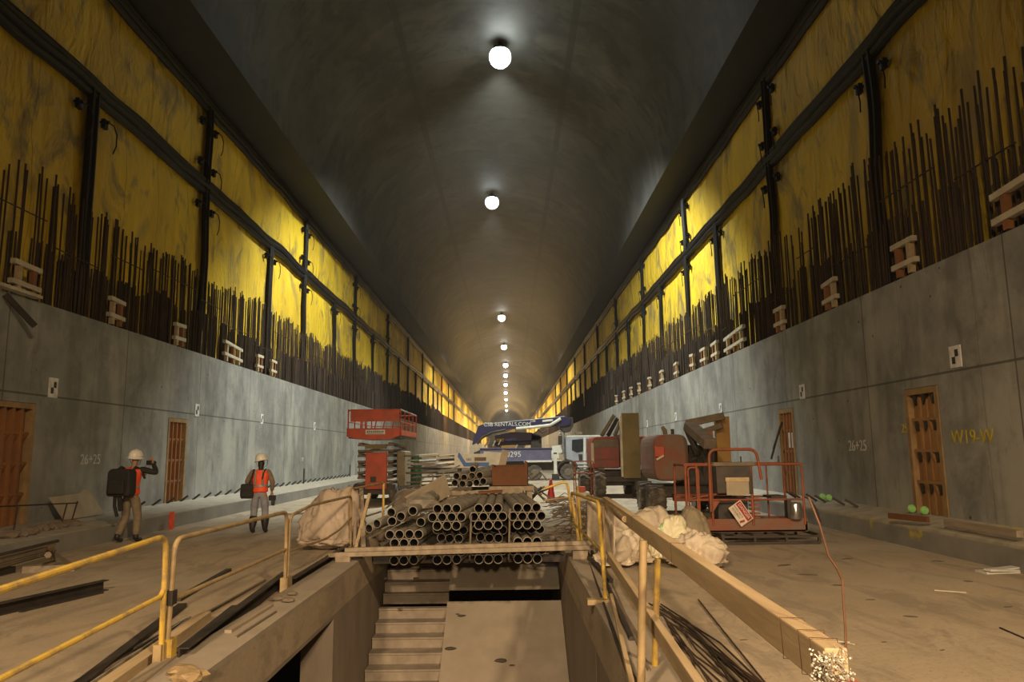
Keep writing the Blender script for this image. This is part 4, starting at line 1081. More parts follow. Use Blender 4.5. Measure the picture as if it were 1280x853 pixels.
mb = MB(); T(mb, [(sx0, sy1, 2.95), (sx1, sy1, 2.95)], .02); mb.build('mid_rail', m_orange, SL)
# folded scissor arms
for r in range(8):
    z = .75+r*.195
    for x in (sx0+.38, sx1-.42):
        mb = MB(); s_ = .05 if r % 2 else -.05
        mb.beam(Vector((x, sy0+.35, z+s_))-b0, Vector((x, sy1-.3, z-s_))-b0, .12, .10); mb.build('scissor_arm', m_dust if r % 2 else m_dark, SL)
    MB().beam(Vector((sx0+.3, sy0+.35, z))-b0, Vector((sx1-.3, sy0+.35, z))-b0, .08, .07).build('cross_tube', m_dust, SL)
MB().box(*B((-5.18, sy0+.1, 1.98), (-4.42, sy0+.3, 2.14))).build('cross_box', m_hull, SL)
MB().box(*B((-5.14, sy0+.02, .55), (-4.38, sy0+.18, 1.86))).build('ladder_cover', m_orange, SL, bevel=.02)
MB().box(*B((-4.95, sy0-.0, .80), (-4.75, sy0+.02, 1.0))).build('vent_plate', m_dark, SL)
MB().box(*B((sx0+.2, sy0+.2, .35), (sx1-.2, sy1-.1, .72))).build('chassis', m_dark, SL, bevel=.03)
MB().box(*B((sx1-.25, sy0+.9, .6), (sx1+.05, sy0+2.6, 1.9))).build('side_tank', m_olive, SL, bevel=.05)
for x in (sx0+.28, sx1-.28):
    for y in (sy0+.55, sy1-.7):
        wl = MB().lathe([(.1, -.14), (.33, -.14), (.38, -.08), (.38, .08), (.33, .14), (.1, .14)], 20, (x-b0.x, y-b0.y, .38), 'x').build('wheel', m_tyre, SL, smooth=True)
        MB().lathe([(.05, -.15), (.17, -.15), (.17, .15), (.05, .15)], 12, (x-b0.x, y-b0.y, .38), 'x').build('hub', m_dust, wl)
# behind the scissor lift: green tank and dusty tyre
g = ony(519, 606, 27.5); g.z = 0
TK = empty('green_tank', (g.x, 27.8, 0), 0, 'upright green tank with rounded top right of scissor lift', 'tank')
MB().lathe([(.15, .6), (.21, .66), (.21, 1.60), (.17, 1.70), (.06, 1.76)], 18).build('shell', m_green, TK, smooth=True)
MB().box((-.2, -.2, 0), (.2, .2, .6)).build('stand', m_dark, TK)
MB().tube([(.0, -.22, .7), (0, -.22, 1.15)], .02, 6).build('pipework', m_dark, TK)
t = empty('dusty_tyre', (ony(509, 628, 21.0).x, 21.0, .42), R_(30), 'dusty tan tyre standing below the green tank', 'tyre')
MB().lathe([(.22, -.14), (.36, -.14), (.42, -.09), (.42, .09), (.36, .14), (.22, .14)], 24, (0, 0, 0), 'y').build('tread', m_dust, t, smooth=True)
MB().lathe([(.04, -.10), (.21, -.10), (.21, .10), (.04, .10)], 16, (0, 0, 0), 'y').build('rim', m_dark, t)

# ================================================================ stack of scaffold frames
sf = None; rs = random.Random(17)
m_scaf2 = mat('rusty_tube', (.20, .15, .10), .7, .3, col2=(.10, .07, .05), scale=4)
for i in range(26):
    col = i % 2; lvl = i//2
    z = .1+lvl*.135; x = (-2.75 if col == 0 else -1.75)+rs.uniform(-.12, .12); y = 24.2+rs.uniform(-.3, .3)
    t = empty('scaffold_frame', (x, y, z), rs.uniform(-.10, .10), 'flat tubular scaffold frame in the pile between lift and white box', 'scaffold frame', 'scaffold frames in the pile')
    t.rotation_euler = (rs.uniform(-.03, .03), rs.uniform(-.06, .06), rs.uniform(-.15, .15))
    mm = m_frame if rs.random() < .5 else m_scaf2
    MB().tube(rounded([(-.5, 1.3, 0), (-.5, 0, 0), (.5, 0, 0), (.5, 1.3, 0)], .12), .028, 6).build('outer_tube', mm, t)
    MB().tube([(-.5, .45, 0), (.5, .45, 0)], .02, 6).tube([(-.5, .95, 0), (.5, .95, 0)], .02, 6).build('rung', mm, t)
    MB().tube([(-.12, 0, 0), (-.12, .45, 0)], .018, 5).tube([(.15, 0, 0), (.15, .45, 0)], .018, 5).build('brace', mm, t)
for i, pts in enumerate([[(526, 640), (526, 600), (541, 592), (541, 605)], [(553, 600), (553, 592), (575, 582)], [(527, 622), (540, 612), (556, 612)], [(548, 608), (560, 603), (566, 596)]]):
    P_ = [ony(px, py, 21.5) for px, py in pts]
    if i in (0,): P_[0] = Vector((P_[0].x, P_[0].y, 0))
    tag(MB().tube(rounded(P_, .08), .02, 6).build('bent_tube', m_frame, smooth=True), 'pale bent tube sticking out before the scaffold pile, %s' % ['tall hooked one', 'upper right one', 'low one over the tyre', 'short curved one'][i], 'tube')
tag(MB().box((-3.1, 24.0, 0), (-1.2, 25.6, .05)).build('timber_pallet', m_greytimber), 'low pallet under the pile of scaffold frames', 'pallet')
# long loose tubes lying on the pile top
for i, (px0, py0, px1, py1) in enumerate([(524, 570, 548, 569), (549, 571, 572, 569), (524, 577, 545, 576), (530, 583, 560, 580)]):
    tag(MB().tube([ony(px0, py0, 23.9), ony(px1, py1, 24.0)], .04, 8).build('loose_tube', m_pale if i < 2 else m_frame), 'pale tube across the scaffold pile front, %s' % ['top left', 'top right', 'second row', 'third row'][i], 'tube')
# white box with blue stripe
wa = ony(568, 585.5, 22.0); wb2 = ony(628, 566, 22.0)
t = empty('white_box', (wa.x, 22.0, wa.z), 0, 'white box with blue angled stripe standing behind the pipe pile', 'box')
W_, H_ = wb2.x-wa.x, wb2.z-wa.z
MB().prism([(0, 0), (W_, 0), (W_+.03, H_*.5), (W_, H_), (W_*.62, H_+.04), (W_*.60, H_-.03), (0, H_-.03)], 'y', 0, .8).build('body', m_white, t)
MB().prism([(W_*.08, H_), (W_*.11, H_), (W_*.24, H_*.36), (W_*.72, H_*.36), (W_*.72, H_*.10), (W_*.20, H_*.10), (W_*.07, H_*.75)], 'y', -.012, 0).build('blue_stripe', m_blue, t)
text('S&S', .10, m_ink, 'lettering', t, (W_*.30, -.012, H_*.56), (PI/2, 0, 0), .002)
mb = MB(); mb.box((W_*.42, -.012, H_*.46), (W_*.66, 0, H_*.70)).build('grey_label', m_dust, t)
for x in (.12, W_-.15):
    for y in (.1, .7): MB().box((x-.04, y-.04, -wa.z), (x+.04, y+.04, 0)).build('leg', m_dark, t)

# tangled rebar heap right of the pipes
mb = MB(); rt = random.Random(33)
for k in range(150):
    cx = rt.uniform(1.0, 2.2); cy = rt.uniform(14.2, 24.0); cx = .8+ (cy-14)*.06+rt.uniform(0, 1.1)
    z = rt.uniform(.02, .5)*(1-abs(cx-1.5)/1.4); z = max(.03, z)
    a_ = rt.uniform(0, PI); L = rt.uniform(.4, 1.1); d = Vector((math.cos(a_), math.sin(a_), rt.uniform(-.12, .12)))
    c0 = Vector((cx, cy, z)); mid = c0+Vector((rt.uniform(-.1, .1), rt.uniform(-.1, .1), rt.uniform(0, .15)))
    pts = [c0-d*L*.5, mid, c0+d*L*.5]
    for p in pts: p.z = max(p.z, .02)
    mb.tube(pts, .011, 5)
tag(mb.build('rebar_tangle', m_frame if False else m_dust), 'tangled heap of thin scrap rods right of the pipe stack', 'scrap', kind='stuff')
for i, (p0, p1, p2) in enumerate([((652, 600), (648, 640), (660, 648)), ((660, 585), (652, 612), (668, 640)), ((645, 582), (655, 600), (650, 632)), ((664, 600), (676, 590), (684, 600))]):
    tag(MB().tube([ony(*p0, 20), ony(*p1, 19.5), ony(*p2, 19)], .03, 6).build('scrap_tube', m_frame if i % 2 else m_dark), 'bent scrap tube beside the brown bin, %s' % ['leftmost', 'second', 'third', 'rightmost'][i], 'tube')
for i in range(14):
    px = 642+rt.uniform(0, 30); py = 606+rt.uniform(-16, 12); y_ = rt.uniform(19, 23)
    q_ = ony(px, py, y_); q_.z = max(.05, q_.z*.8); a_ = rt.uniform(0, PI); L = rt.uniform(.5, 1.1)
    d = Vector((math.cos(a_), math.sin(a_), 0))*L*.5
    q0, q1 = q_-d+Vector((0, 0, -.0)), q_+d+Vector((0, 0, rt.uniform(0, .25)))
    q0.z = max(q0.z-.35, .03)
    tag(MB().tube([q0, q_, q1], .028, 6).build('scrap_tube', (m_frame, m_dust, m_dark)[i % 3]), 'short scrap tube in the loose clutter right of the brown bin', 'tube', 'scrap tubes right of the brown bin')
# traffic cone
c0 = fl(689, 628); t = empty('traffic_cone', c0, 0, 'red traffic cone standing on the floor behind the pit corner', 'cone')
MB().lathe([(.17, .03), (.16, .06), (.045, .80), (.02, .82)], 18).build('cone_body', m_cone, t, smooth=True)
MB().box((-.2, -.2, 0), (.2, .2, .035)).build('cone_base', m_dark, t, bevel=.01)
# ================================================================ BOOM LIFTS
def tyre(parent, c, r=.5, w=.34, axis='x', lugs=18, m=None):
    m = m or m_tyre
    c = Vector(c)
    mb = MB().lathe([(r*.5, -w*.42), (r*.88, -w*.5), (r*.96, -w*.42), (r*.96, w*.42), (r*.88, w*.5), (r*.5, w*.42)], 28, (0, 0, 0), axis)
    for k in range(lugs):
        a = 2*PI*k/lugs
        for s_, off in ((-1, 0), (1, PI/lugs)):
            aa = a+off; cr = r*.96
            if axis == 'x':
                p0 = Vector((0, cr*math.cos(aa), cr*math.sin(aa))); p1 = Vector((s_*w*.5, cr*math.cos(aa+.16), cr*math.sin(aa+.16)))
            else:
                p0 = Vector((cr*math.cos(aa), 0, cr*math.sin(aa))); p1 = Vector((cr*math.cos(aa+.16), s_*w*.5, cr*math.sin(aa+.16)))
            mb.beam(p0, p1, r*.11, r*.10, up=(p0.normalized()))
    o = mb.build('wheel', m, parent, loc=c)
    MB().lathe([(.04, -w*.40), (r*.34, -w*.46), (r*.50, -w*.38), (r*.50, w*.38), (r*.34, w*.46), (.04, w*.40)], 20, (0, 0, 0), axis).build('hub', m_dust, o, smooth=True)
    return o
Y = 30.0
def X_(px, y): return ony(px, 566, y).x
def Z_(px, py, y): return ony(px, py, y).z
L1 = empty('boom_lift', (X_(770, Y), Y+.8, 0), 0, 'red boom lift with upright olive panel between truck and brown lift', 'boom lift')
b0 = Vector(L1.location)
x0, x1, x2, x3 = X_(741, Y), X_(776, Y), X_(797, Y), X_(813, Y)
zt, zb = Z_(760, 546, Y), Z_(760, 586, Y)
def hood(xa, xb, ya, yb, za, zb_, m, par, nm='engine_hood', r=.18):
    # rounded profile in x-z, extruded in y, top coated in dust
    pts = []
    for cx, cz, a0 in ((xb-r, zb_-r, 0), (xa+r, zb_-r, PI/2)):
        for k in range(6): a = a0+PI/2*k/5; pts.append((cx+r*math.cos(a), cz+r*math.sin(a)))
    pts += [(xa, za+.06), (xa+.06, za), (xb-.06, za), (xb, za+.06)]
    return MB().prism(pts, 'y', ya, yb).build(nm, m, par, bevel=.04)
h = hood(x0-b0.x, x1-b0.x-.04, -.8, 1.6, zb, zt, m_red, L1)
MB().box((x0-b0.x+.05, -.84, zt-.42), (x1-b0.x-.10, -.80, zt-.12)).build('hood_dust', m_dust, L1)
MB().box((x0-b0.x-.06, -.82, zb+.2), (x0-b0.x+.04, -.76, zt-.25)).build('corner_guard', m_pale, L1)
MB().box((x0-b0.x+.12, -.845, zb+.34), (x1-b0.x-.16, -.80, zb+.36)).build('hood_seam', m_dustred, L1)
hood(x2-b0.x-.05, x3-b0.x, -.8, 1.6, zb+.12, zt, m_red, L1)
MB().box((x2-b0.x, -.84, zt-.55), (x3-b0.x-.08, -.80, zt-.12)).build('hood_dust', m_dust, L1)
pz0, pz1 = Z_(786, 598, Y-.4), Z_(786, 516.5, Y-.4)
MB().box((x1-b0.x+.02, -1.25, pz0), (x2-b0.x+.02, -1.05, pz1)).build('upright_panel', m_hull, L1, bevel=.01)
MB().box((x1-b0.x-.06, -1.22, pz0+.05), (x1-b0.x+.02, -1.02, pz1-.1)).build('panel_edge', m_pale, L1)
MB().box((x1-b0.x+.1, -1.05, pz0+.4), (x2-b0.x-.1, 1.4, zt+.1)).build('turntable_mast', m_dark, L1)
for k in range(3):
    a = ony(752+k*8, 545, Y+.2)-b0; b = ony(768+k*4, 519+k*4, Y-.2)-b0
    MB().beam(a, b, .10, .12).build('boom_arm', m_dust if k != 1 else m_dark, L1)
MB().box((x0-b0.x+.45, -.6, .45), (x3-b0.x-.1, 1.8, zb-.08)).build('chassis', m_dark, L1, bevel=.04)
MB().box((x0-b0.x+.3, -1.0, .62), (x3-b0.x-.2, -.6, .82)).build('axle', m_dark, L1)
r1 = .56
for px, yo in ((748, -.8), (748, 1.6)):
    tyre(L1, (X_(px, Y)-b0.x, yo, r1), r1, .42)
tyre(L1, (X_(797, Y)-b0.x, -.5, r1*.9), r1*.9, .40)
tyre(L1, (X_(797, Y)-b0.x, 1.6, r1*.9), r1*.9, .40)
tyre(L1, (X_(731, Y+.5)-b0.x, .3, r1*.98), r1*.95, .40)
# little red cage before the first lift
CG = empty('red_cage', (X_(729, 27.5), 27.5, 0), 0, 'thin red tubular cage in front of the lift tyres', 'cage')
b1 = Vector(CG.location); mb = MB()
cx0, cx1 = X_(719, 27.5)-b1.x, X_(741, 27.5)-b1.x
for z in (Z_(730, 577, 27.5), Z_(730, 592, 27.5)):
    mb.tube([(cx0, 0, z), (cx1, 0, z)], .02, 6).tube([(cx0, .8, z), (cx1, .8, z)], .02, 6).tube([(cx0, 0, z), (cx0, .8, z)], .02, 6)
mb.build('rail', m_rail_o, CG)
for x in (cx0, cx1):
    for y in (0, .8): MB().tube([(x, y, .02), (x, y, Z_(730, 577, 27.5))], .022, 6).build('post', m_rail_o, CG)
MB().box((cx0+.05, 0, .02), (cx0+.5, .5, .35)).build('base_box', m_pale, CG, bevel=.03)
MB().box((cx0+.1, -.02, .36), (cx0+.35, .2, .55)).build('red_fitting', m_orange, CG, bevel=.03)

# second, dusty lift
Y2 = 21.0
L2 = empty('boom_lift', (X_(845, Y2), Y2+.9, 0), 0, 'dusty brownish red boom lift behind the orange basket', 'boom lift')
b0 = Vector(L2.location)
hx0, hx1 = X_(817, Y2)-b0.x, X_(861, Y2)-b0.x; hz0, hz1 = Z_(840, 602, Y2), Z_(840, 543, Y2)
pts = []
ww, hh = (hx1-hx0)/2, (hz1-hz0)/2; cx, cz = (hx0+hx1)/2, (hz0+hz1)/2
for k in range(28):
    a = 2*PI*k/28; c_, s_ = math.cos(a), math.sin(a); e_ = .45
    pts.append((cx+ww*math.copysign(abs(c_)**e_, c_), cz+hh*math.copysign(abs(s_)**e_, s_)))
MB().prism(pts, 'y', -.9, 1.3).build('engine_hood', m_dustred, L2, bevel=.07)
MB().box((hx0+.02, -.96, cz+.02), (hx0+.3, -.90, cz+.32)).build('red_corner', m_orange, L2, bevel=.02)
MB().box((hx0+.05, -.98, cz-.02), (hx0+.28, -.92, cz+.03), (0, -.5, 0)).build('pale_streak', m_pale, L2)
MB().tube([(hx0+.42, -.6, hz1-.1), (hx0+.40, -.6, hz1+.1), (hx0+.33, -.62, hz1+.22)], [.06, .07, .05], 8).build('exhaust', m_dust, L2, smooth=True)
MB().tube([(hx1-.30, -.3, hz1-.1), (hx1-.30, -.3, hz1+.16)], .05, 8).build('beacon', m_dark, L2)
# boom arms, folded, pointing to the viewer's right
A = [((858, 530), (905, 520), .20, m_dust), ((862, 545), (903, 532), .14, m_dust)]
for (pa, pb, w_, mm) in A:
    MB().beam(ony(*pa, Y2+.4)-b0, ony(*pb, Y2)-b0, .16, w_).build('boom_arm', mm, L2)
mb = MB().beam(ony(862, 533, Y2-.2)-b0, ony(888, 556, Y2-1.6)-b0, .34, .26); mb.build('boom_head', m_dust, L2, bevel=.03)
mb = MB().beam(ony(857, 533, Y2-.1)-b0, ony(872, 566, Y2-1.0)-b0, .12, .2); mb.build('boom_link', m_dark, L2, bevel=.02)
MB().box((X_(862, Y2)-b0.x, -.5, .8), (X_(900, Y2)-b0.x, 1.2, Z_(880, 556, Y2))).build('turntable', m_dark, L2, bevel=.05)
mb = MB()
for a_, b_ in (((868, 560), (876, 585)), ((876, 556), (884, 590)), ((885, 560), (880, 600)), ((865, 575), (892, 566))): mb.tube([ony(*a_, Y2-.7)-b0, ony(*b_, Y2-.7)-b0], .025, 6)
mb.build('hydraulic_hose', m_dark, L2)
MB().beam(ony(880, 545, Y2-.9)-b0, ony(890, 545, Y2-.9)-b0, .2, .22).build('pivot_bracket', m_rail_o, L2)
MB().box((X_(901, Y2)-b0.x, -.55, Z_(910, 578, Y2)), (X_(918.5, Y2)-b0.x, -.35, Z_(910, 520, Y2))).build('mustard_panel', m_mustard, L2, bevel=.01)
MB().box((X_(897, Y2)-b0.x, -.35, .6), (X_(921, Y2)-b0.x, .3, Z_(910, 560, Y2))).build('counterweight', m_dust, L2, bevel=.03)
MB().box((hx0+.1, -.7, .5), (X_(915, Y2)-b0.x, 1.6, .82)).build('chassis', m_dark, L2, bevel=.03)
MB().box((hx0+.5, -.95, .42), (X_(905, Y2)-b0.x, -.75, .62)).build('bumper', m_rail_o, L2, bevel=.02)
rr = .44
tyre(L2, (X_(826, Y2-1)-b0.x, -1.0, rr), rr, .42); tyre(L2, (X_(812, Y2+1.4)-b0.x, 1.5, rr), rr, .40)
tyre(L2, (X_(900, Y2)-b0.x, -.3, rr), rr, .36); tyre(L2, (X_(900, Y2)-b0.x, 1.7, rr), rr, .36)

# ================================================================ WORK BASKET
YB = 15.0
BK = empty('work_basket', (X_(930, YB), YB, 0), 0, 'worn orange lift basket resting on a dark skid on the right floor', 'basket')
b0 = Vector(BK.location)
def bp(px, py, y=YB): return ony(px, py, y)-b0
def bt(name, pts, r=.022, m=m_rail_o, rad=.08): return MB().tube(rounded(pts, rad), r, 8).build(name, m, BK, smooth=True)
yb2 = YB+1.0
zt_ = bp(930, 581).z; zm_ = bp(930, 625).z
xl, xr = bp(857, 600).x, bp(1003, 600).x
def lp(x, y, z): return Vector((x, y, z))
fl_z = .34
bt('top_rail', [lp(xl, 0, fl_z), lp(xl, 0, zt_), lp(xr, 0, zt_), lp(xr, 0, fl_z)], .026)
bt('top_rail', [lp(xl, 1.0, fl_z), lp(xl, 1.0, zt_), lp(xr, 1.0, zt_), lp(xr, 1.0, fl_z)], .026)
for x in (xl, xr): bt('top_rail', [lp(x, 0, zt_), lp(x, 1.0, zt_)], .024)
for y in (0, 1.0): bt('mid_rail', [lp(xl, y, zm_), lp(xr, y, zm_)], .02)
for px in (871, 889, 939): bt('rail_post', [lp(bp(px, 600).x, 0, fl_z), lp(bp(px, 600).x, 0, zt_)], .022 if px != 939 else .028)
for px in (905, 960, 980): bt('rail_post', [lp(bp(px, 600).x, 1.0, fl_z), lp(bp(px, 600).x, 1.0, zt_)], .02)
bt('gate_hoop', [lp(bp(857, 600).x+.06, .02, .6), lp(xl+.06, .02, zt_-.05), lp(xl+.26, .02, zt_-.05), lp(xl+.26, .02, .6)], .02)
zh = bp(920, 562).z
bt('control_hoop', [bp(889, 640, YB-.05), lp(bp(887, 600).x, -.05, zh), lp(bp(946, 600).x, -.05, zh), bp(952, 600, YB-.05)], .03, m_rail_o, .16)
bt('gate_bar', [lp(bp(860, 615).x, .05, zm_+.02), lp(bp(900, 615).x, .05, zm_+.12)], .018)
MB().box((xl, 0, .20), (xr+.05, .04, .46)).build('toe_board', m_dustred, BK, bevel=.01)
MB().box((xl, 1.0, .20), (xr+.05, 1.04, .42)).build('toe_board', m_dustred, BK, bevel=.01)
MB().box((xl, 0, .20), (xr, 1.02, .24)).build('tray', m_rustbox, BK)
MB().box((xl-.0, 0, .22), (xl+.04, 1.0, .40)).box((xr, 0, .22), (xr+.04, 1.0, .40)).build('toe_board', m_dustred, BK)
# control console and its document box
cx0, cx1 = bp(890, 600).x, bp(941, 600).x
MB().prism([(-.05, .95), (.35, .90), (.35, 1.42), (-.02, 1.50)], 'x', cx0+.08, cx1-.02).build('console', m_dark, BK, bevel=.02)
MB().box((cx0+.02, -.05, zt_-.03), (cx1+.05, .30, zt_+.05)).build('console_top', m_dust, BK, bevel=.02)
for px in (896, 939): MB().tube([lp(bp(px, 0).x, .1, zt_+.04), lp(bp(px, 0).x, .1, zt_+.16)], .014, 6).build('joystick', m_dark, BK)
MB().box((bp(907, 615).x, -.08, bp(920, 619).z), (bp(935, 615).x, -.05, bp(920, 601).z)).build('notice_card', m_conc_ply, BK)
MB().box((bp(906, 615).x, -.09, bp(920, 602).z), (bp(935.5, 615).x, -.05, bp(920, 597).z)).build('card_clip', m_pine, BK)
MB().box((bp(900, 615).x, .2, .35), (bp(938, 615).x, .5, bp(920, 624).z)).build('lower_box', m_dark, BK, bevel=.02)
for z in range(6): MB().box((bp(941, 615).x, .2, .45+z*.08), (bp(953, 615).x, .3, .48+z*.08)).build('ladder_rung', m_rail_o, BK)
MB().prism([(bp(885, 615).x, zm_-.02), (bp(899, 615).x, zm_-.02), (bp(889, 615).x, zm_-.25)], 'y', -.02, .0).build('gusset', m_rail_o, BK)
MB().lathe([(.11, 0), (.12, .05), (.12, .28), (.10, .32)], 16, (bp(992, 615).x, -.03, zm_-.38)).build('canister', m_chrome, BK, smooth=True)
MB().box((bp(982, 615).x, -.05, zm_-.36), (bp(987, 615).x, .12, zm_-.0)).build('tool_box', m_dark, BK)
MB().box((bp(970, 615).x, .3, zm_), (bp(990, 615).x, .8, zm_+.05)).build('tool_tray', m_dark, BK)
MB().tube([lp(xr, 0, zm_+.05), lp(xr+.12, 0, zm_), lp(xr+.22, -.05, zm_-.2), lp(xr+.28, -.05, zm_-.45)], .02, 7).build('cable', m_dark, BK, smooth=True)
# sign wired to the rail
sg = empty('danger_sign', bp(926, 642, YB-.09)+b0, 0, 'tilted white and red danger sign wired to the orange basket', 'sign')
sg.rotation_euler = (0, R_(56.5), 0)
MB().box((-.215, -.004, -.145), (.215, .004, .145)).build('plate', m_signwhite, sg, bevel=.003)
MB().box((-.20, -.007, .02), (.20, -.003, .13)).build('red_band', m_signred, sg)
MB().box((-.17, -.009, .035), (.17, -.006, .115)).build('red_oval', m_signred, sg, bevel=.02)
text('DANGER', .085, m_signwhite, 'lettering', sg, (0, -.011, .075), (PI/2, 0, 0), .001)
text('HARD HATS', .052, m_ink, 'lettering', sg, (-.055, -.006, -.02), (PI/2, 0, 0), .001)
text('REQUIRED', .052, m_ink, 'lettering', sg, (-.055, -.006, -.075), (PI/2, 0, 0), .001)
MB().box((.12, -.008, -.12), (.16, -.004, -.02), (0, .3, 0)).build('pictogram', m_signred, sg)
# skid under basket
SK = empty('steel_skid', (X_(950, YB-.3), YB-.3, 0), 0, 'low dark steel skid frame under the orange basket', 'skid')
b1 = Vector(SK.location); mb = MB()
kx0, kx1 = X_(893, YB)-b1.x, X_(1009, YB)-b1.x
mb.beam((kx0, 0, .03), (kx1, 0, .03), .08, .05).beam((kx0, 1.2, .03), (kx1, 1.2, .03), .08, .05).beam((kx0, 0, .15), (kx1, 0, .15), .06, .04)
for t_ in (0, .33, .66, 1): 
    x = kx0+(kx1-kx0)*t_; mb.beam((x, 0, .17), (x, 1.2, .17), .06, .05).beam((x, 0, .03), (x, 0, .16), .05, .05).beam((x, 1.2, .03), (x, 1.2, .16), .05, .05)
mb.build('skid_frame', m_dark, SK)
MB().box((kx0+.3, .1, .10), (kx1-.7, .3, .16)).build('skid_board', m_dust, SK)

# ================================================================ PUMP TRUCK
YT = 49.0
TR = empty('concrete_pump_truck', (X_(670, YT), YT+1.2, 0), 0, 'navy and grey concrete pump truck parked across the tunnel', 'truck')
b0 = Vector(TR.location)
def tp(px, py, dy=0.0): return ony(px, py, YT+dy)-b0
def tpoly(nm, pix, m, ya=-1.2, yb=1.2, par=None, bev=.02):
    pts = [(lambda v: (v.x, v.z))(ony(px, py, YT+1.2+ya)-b0) for px, py in pix]
    return MB().prism(pts, 'y', ya, yb).build(nm, m, par or TR, bevel=bev)
tpoly('deck_body', [(600, 562), (690, 561.5), (690, 576.5), (600, 578)], m_violet)
tpoly('deck_edge', [(600, 560.5), (690, 560), (690, 562), (600, 562.8)], m_navy, -1.24, 1.24)
tpoly('deck_trim', [(655, 576), (690, 575.6), (690, 578), (655, 578.6)], m_white, -1.24, -1.2)
tpoly('chassis_rail', [(596, 578), (712, 577), (712, 588), (596, 588)], m_dark, -.9, .9)
tpoly('rear_hopper', [(592, 566), (602, 562), (602, 584), (594, 582)], m_dark, -1.1, 1.1)
def ttext(body, px, py, s, m, dy=-1.215): 
    p = ony(px, py, YT+1.2+dy)-b0; text(body, s, m, 'lettering', TR, (p.x, dy-.01, p.z), (PI/2, 0, 0), .004)
ttext('0295', 642, 568.5, .5, m_white)
# boom, folded above the deck
tpoly('boom_upper', [(598, 532.5), (604, 530.5), (706, 520.8), (714, 523), (713, 531), (706, 533), (640, 536), (622, 539), (604, 548), (596, 554), (590, 556.5), (592, 549)], m_navy, -1.0, -.4)
tpoly('boom_top_edge', [(604, 530.2), (706, 520.4), (706, 521.2), (604, 531)], m_grey, -1.02, -.38)
tpoly('boom_middle', [(618, 545), (640, 540), (664, 541), (676, 545), (675, 550), (650, 552), (620, 552)], m_navy, -.5, .2)
tpoly('boom_lower', [(615, 553), (668, 550), (674, 556), (620, 558.5)], m_navy, .1, .8)
tpoly('pale_block', [(620, 548.5), (630, 548), (630, 552.5), (620, 553)], m_mustard, -.55, -.5)
tpoly('pale_block', [(625, 557.5), (646, 556.5), (646, 561), (625, 561.5)], m_mustard, -.6, -.5)
tpoly('yellow_plate', [(633, 541), (641, 537), (644, 537), (644, 540.5)], m_mustard, -1.05, -1.0)
p_ = [tp(x, y, .1) for x, y in ((596, 555), (604, 546), (614, 541), (632, 537.5))]
MB().tube(p_, .09, 8).build('delivery_pipe', m_dark, TR, smooth=True)
p_ = [tp(x, y, .1) for x, y in ((645, 536), (668, 534), (688, 531.5), (697, 526), (701, 523.5))]
MB().tube(p_, .10, 8).build('delivery_pipe', m_white, TR, smooth=True)
p_ = [tp(x, y, .1) for x, y in ((672, 537), (678, 541), (684, 537))]
MB().tube(p_, .06, 8).build('hose_loop', m_dark, TR, smooth=True)
tpoly('boom_hinge', [(700, 522), (716, 522), (717, 532), (713, 540), (706, 541), (700, 536)], m_dark, -.9, .3)
tpoly('pedestal', [(664, 543), (677, 546), (677, 561), (664, 561)], m_dark, -.5, .6)
for px, py, l in ((612, 548, 10), (618, 551, 9), (608, 553, 7), (625, 550, 8), (646, 556, 6), (656, 557, 7)):
    MB().beam(tp(px-2, py+l*.8, .3), tp(px+1, py, .3), .08, .08).build('fitting', m_frame if px % 4 else m_dust, TR)
ttext('CSB RENTALS.COM', 634, 530.8, .36, m_white, -1.02)
ttext('CSB', 666, 526.6, .2, m_white, -1.02)
tpoly('white_plate', [(678, 525.3), (691, 524), (691, 526.4), (678, 527.8)], m_white, -1.04, -1.01, bev=0)
# cab
cab = tpoly('cab', [(707, 547), (748, 546), (749, 560), (748, 588), (722, 588), (718, 579), (708, 574.5)], m_grey, -1.2, 1.2, bev=.06)
tpoly('roof', [(709, 544.8), (750, 544), (751, 546.5), (708, 547)], m_white, -1.22, 1.22)
tpoly('window', [(715, 550), (729, 549), (729, 564.5), (721, 566), (715, 563)], m_glass, -1.23, -1.2, cab, 0)
tpoly('window', [(733, 549), (744, 548.6), (741, 567), (733, 566)], m_glass, -1.23, -1.2, cab, 0)
tpoly('door_pillar', [(729.5, 547), (732, 547), (732.5, 588), (729.5, 588)], m_white, -1.24, -1.2, cab, 0)
tpoly('door_grip', [(723, 568), (728, 568), (728, 576), (724, 577)], m_dark, -1.24, -1.2, cab, 0)
tpoly('air_filter', [(690, 558), (701, 557), (703, 566), (696, 568), (690, 566)], m_white, -1.0, -.3)
MB().tube([tp(704, 568, .3), tp(704, 543, .3), tp(702, 541, .3), tp(699, 542, .3)], .13, 10).build('exhaust_stack', m_chrome, TR, smooth=True)
tpoly('air_intake', [(698, 545), (702, 545), (702, 556), (698, 556)], m_dark, -1.0, -.6)
MB().box(*[tp(719, 543.5, 1)+Vector((0, -.2, 0)), tp(727, 540, 1)+Vector((0, .2, 0))]).build('roof_beacon', m_dust, TR)
# fender and steps
fc = ony(709.5, 590, YT+.1)-b0
pts = [(fc.x+math.cos(a)*.78, fc.z+math.sin(a)*.78) for a in [PI*.02+PI*.9*k/12 for k in range(13)]]
pts += [(fc.x+math.cos(a)*.66, fc.z+math.sin(a)*.66) for a in [PI*.92-PI*.9*k/12 for k in range(13)]]
MB().prism(pts, 'y', -1.25, -.8).build('fender', m_dark, TR)
for z in (579, 583, 587): tpoly('step', [(722, z), (735, z), (735, z+1.2), (722, z+1.2)], m_white, -1.3, -1.1, bev=0)
